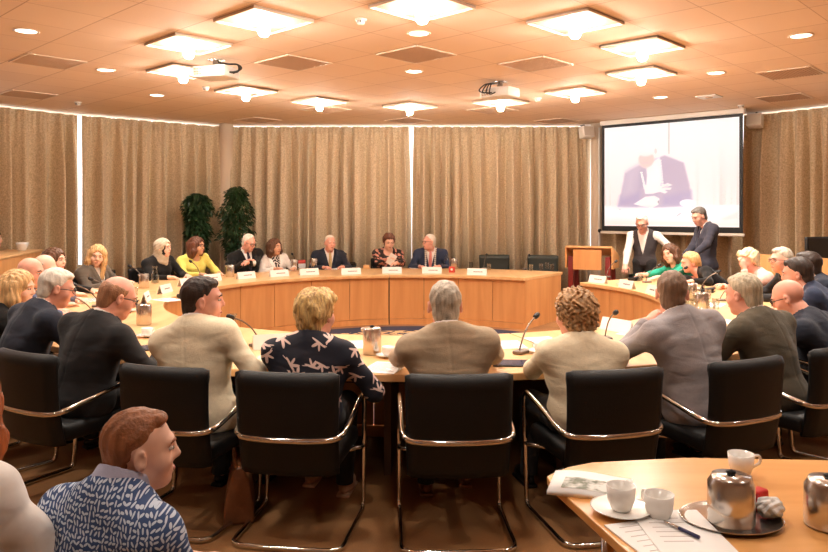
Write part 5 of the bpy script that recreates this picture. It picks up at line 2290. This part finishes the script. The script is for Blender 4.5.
def big_cup(px, py, label, saucer, rz=0.):
    q = at(px, py, ZT)
    t = thing('coffee_cup', label, 'cup', (q.x, q.y, ZT2), rz)
    z = .0
    if saucer:
        MB().lathe([(.04, 0), (.045, .004), (.085, .014), (.093, .02), (.086, .019), (.04, .009), (0, .009)], 36).build('saucer', M_china, t)
        z = .01
    MB().lathe([(.026, z), (.03, z + .004), (.040, z + .03), (.0445, z + .075), (.042, z + .075), (.037, z + .03), (.025, z + .01), (0, z + .009)], 32).build('cup_body', M_china, t)
    MB().tube(smooth_path([(.041, 0, z + .062), (.066, 0, z + .064), (.069, 0, z + .04), (.037, 0, z + .022)]), .005, 10).build('handle', M_china, t)
    return t


big_cup(621, 513, 'white cup on a saucer at the left of the press table', True, 1.0)
big_cup(741, 475, 'white mug with handle to the right at the far edge of the press table', False, .1)
big_cup(659, 519, 'small white cup behind the papers on the press table', False, 2.0)


# papers and pen
def sheet(px, py, rz, w, h, z, label, name='paper_sheet'):
    t = thing(name, label, 'paper', (px, py, ZT2 + z), rz)
    MB().box((-w, -h, 0), (w, h, .004)).build('sheet', M_paper, t)
    mb = MB()
    for k in range(7):
        mb.box((-w * .7, h * .78 - k * .03, .004), (w * (.1 + .13 * (k % 3)), h * .78 - k * .03 + .004, .0043))
    mb.build('printed_lines', mat('faint print', (196, 186, 182), .7), t)
    return t


sheet(.765, 2.06, R(1), .105, .148, .0045, 'white printed sheet under the blue pen on the press table')
sheet(.70, 2.0, R(16), .105, .148, .0, 'lower white sheet under the printed sheet on the press table')
q = at(682, 535, ZT)
t = thing('ballpoint_pen', 'dark blue ballpoint pen lying on the white sheet', 'pen', (q.x, q.y, ZT2 + .015), R(-60))
MB().tube([(-.01, 0, 0), (.058, 0, 0)], .0052, 10).build('barrel', mat('dark blue plastic', (38, 40, 84), .35), t)
MB().tube([(-.065, 0, 0), (-.06, 0, 0), (-.01, 0, 0)], [.0012, .003, .0046], 10).build('silver_front', M_steel, t)

# steel tray with thermos, red packet and crumpled napkin
q = at(731, 522, ZT)
t = thing('steel_tray', 'oval steel tray carrying a jug on the press table', 'tray', (q.x, q.y, ZT2))
mb = MB().lathe([(.11, .0), (.13, .003), (.146, .012), (.149, .016), (.144, .014), (.128, .006), (0, .005)], 48)
mb.v = [(x, y * .8, z) for x, y, z in mb.v]
mb.build('tray_dish', M_steel, t)
zt = ZT2 + .008


def thermos(x, y, z, label):
    t = thing('coffee_pot', label, 'coffee pot', (x, y, z), .6)
    MB().lathe([(.062, 0), (.066, .004), (.066, .115), (.056, .13), (.054, .138), (0, .142)], 36).build('pot_body', M_steel, t)
    MB().lathe([(.012, .141), (.015, .15), (0, .156)], 12).build('lid_knob', M_black, t)
    MB().tube(smooth_path([(.062, 0, .11), (.1, 0, .11), (.105, 0, .06), (.09, 0, .03), (.064, 0, .028)]), .007, 8).build('handle', M_steel, t)


qq = at(731, 525, ZT)
thermos(qq.x, qq.y, zt, 'steel coffee pot standing on the oval tray')
qq = at(822, 526, ZT)
thermos(qq.x + .02, qq.y, ZT2, 'steel coffee pot standing on the press table right of the tray')
qq = at(758, 511, ZT)
tag(MB().box((-.028, -.02, 0), (.028, .02, .06), bev=.008).build('red_packet', mat('red foil', (200, 30, 30), .35), loc=(qq.x, qq.y, zt), rz=.5), 'small red packet beside the pot on the tray', 'packet')
qq = at(766, 521, ZT)
bm = bmesh.new()
bmesh.ops.create_icosphere(bm, subdivisions=4, radius=1)
rs = random.Random(11)
for v_ in bm.verts:
    n_ = .86 + .13 * math.sin(v_.co.x * 6 + 2 * math.sin(v_.co.y * 4)) * math.sin(v_.co.z * 5 + v_.co.y * 4) + rs.uniform(-.015, .015)
    v_.co = Vector((v_.co.x * .045 * n_, v_.co.y * .038 * n_, max(-.001, .03 + v_.co.z * .034 * n_)))
mb = MB().bm(bm)
tag(mb.build('paper_napkin', M_paper, loc=(qq.x + .012, qq.y, zt + .002)), 'crumpled white paper napkin on the tray', 'napkin')

# brown bag on the floor between the front chairs
q = at(236, 520, 0)
t = thing('handbag', 'brown leather bag standing on the floor between the two left front chairs', 'bag', (q.x, q.y + .08, 0), R(12))
vs = []
for z, hx, hy in ((0, .075, .15), (.02, .08, .155), (.12, .075, .15), (.24, .05, .14), (.29, .022, .13), (.30, .012, .125)):
    vs += [(-hx, -hy, z), (hx, -hy, z), (hx, hy, z), (-hx, hy, z)]
fs = [(3, 2, 1, 0), (20, 21, 22, 23)]
for k in range(5):
    for l in range(4):
        m_ = (l + 1) % 4
        fs.append((k * 4 + l, k * 4 + m_, k * 4 + 4 + m_, k * 4 + 4 + l))
M_bag = mat('brown leather', (122, 74, 42), .45, noise=(20, .2))
MB().add(vs, fs).build('bag_body', M_bag, t, bevel=.012)
for s_ in (-1, 1):
    MB().tube(smooth_path([(s_ * .02, -.07, .27), (s_ * .03, -.06, .36), (s_ * .03, 0, .40), (s_ * .03, .06, .36), (s_ * .02, .07, .27)]), .007, 8).build('handle', M_bag, t)

# ================================================================ LIGHT AND COLOUR
W = bpy.data.worlds.new('World')
S.world = W
W.use_nodes = True
W.node_tree.nodes['Background'].inputs[0].default_value = (1, .9, .8, 1)
W.node_tree.nodes['Background'].inputs[1].default_value = .3
S.view_settings.view_transform = 'Standard'
S.view_settings.look = 'None'
S.view_settings.gamma = 1
S.view_settings.use_curve_mapping = False
S.view_settings.exposure = 0.0
S.cycles.max_bounces = 8
S.cycles.diffuse_bounces = 4
S.cycles.glossy_bounces = 3
S.cycles.transmission_bounces = 6
S.cycles.transparent_max_bounces = 32
S.cycles.use_denoising = True
S.cycles.sample_clamp_indirect = 6
S.cycles.caustics_reflective = False
S.cycles.caustics_refractive = False
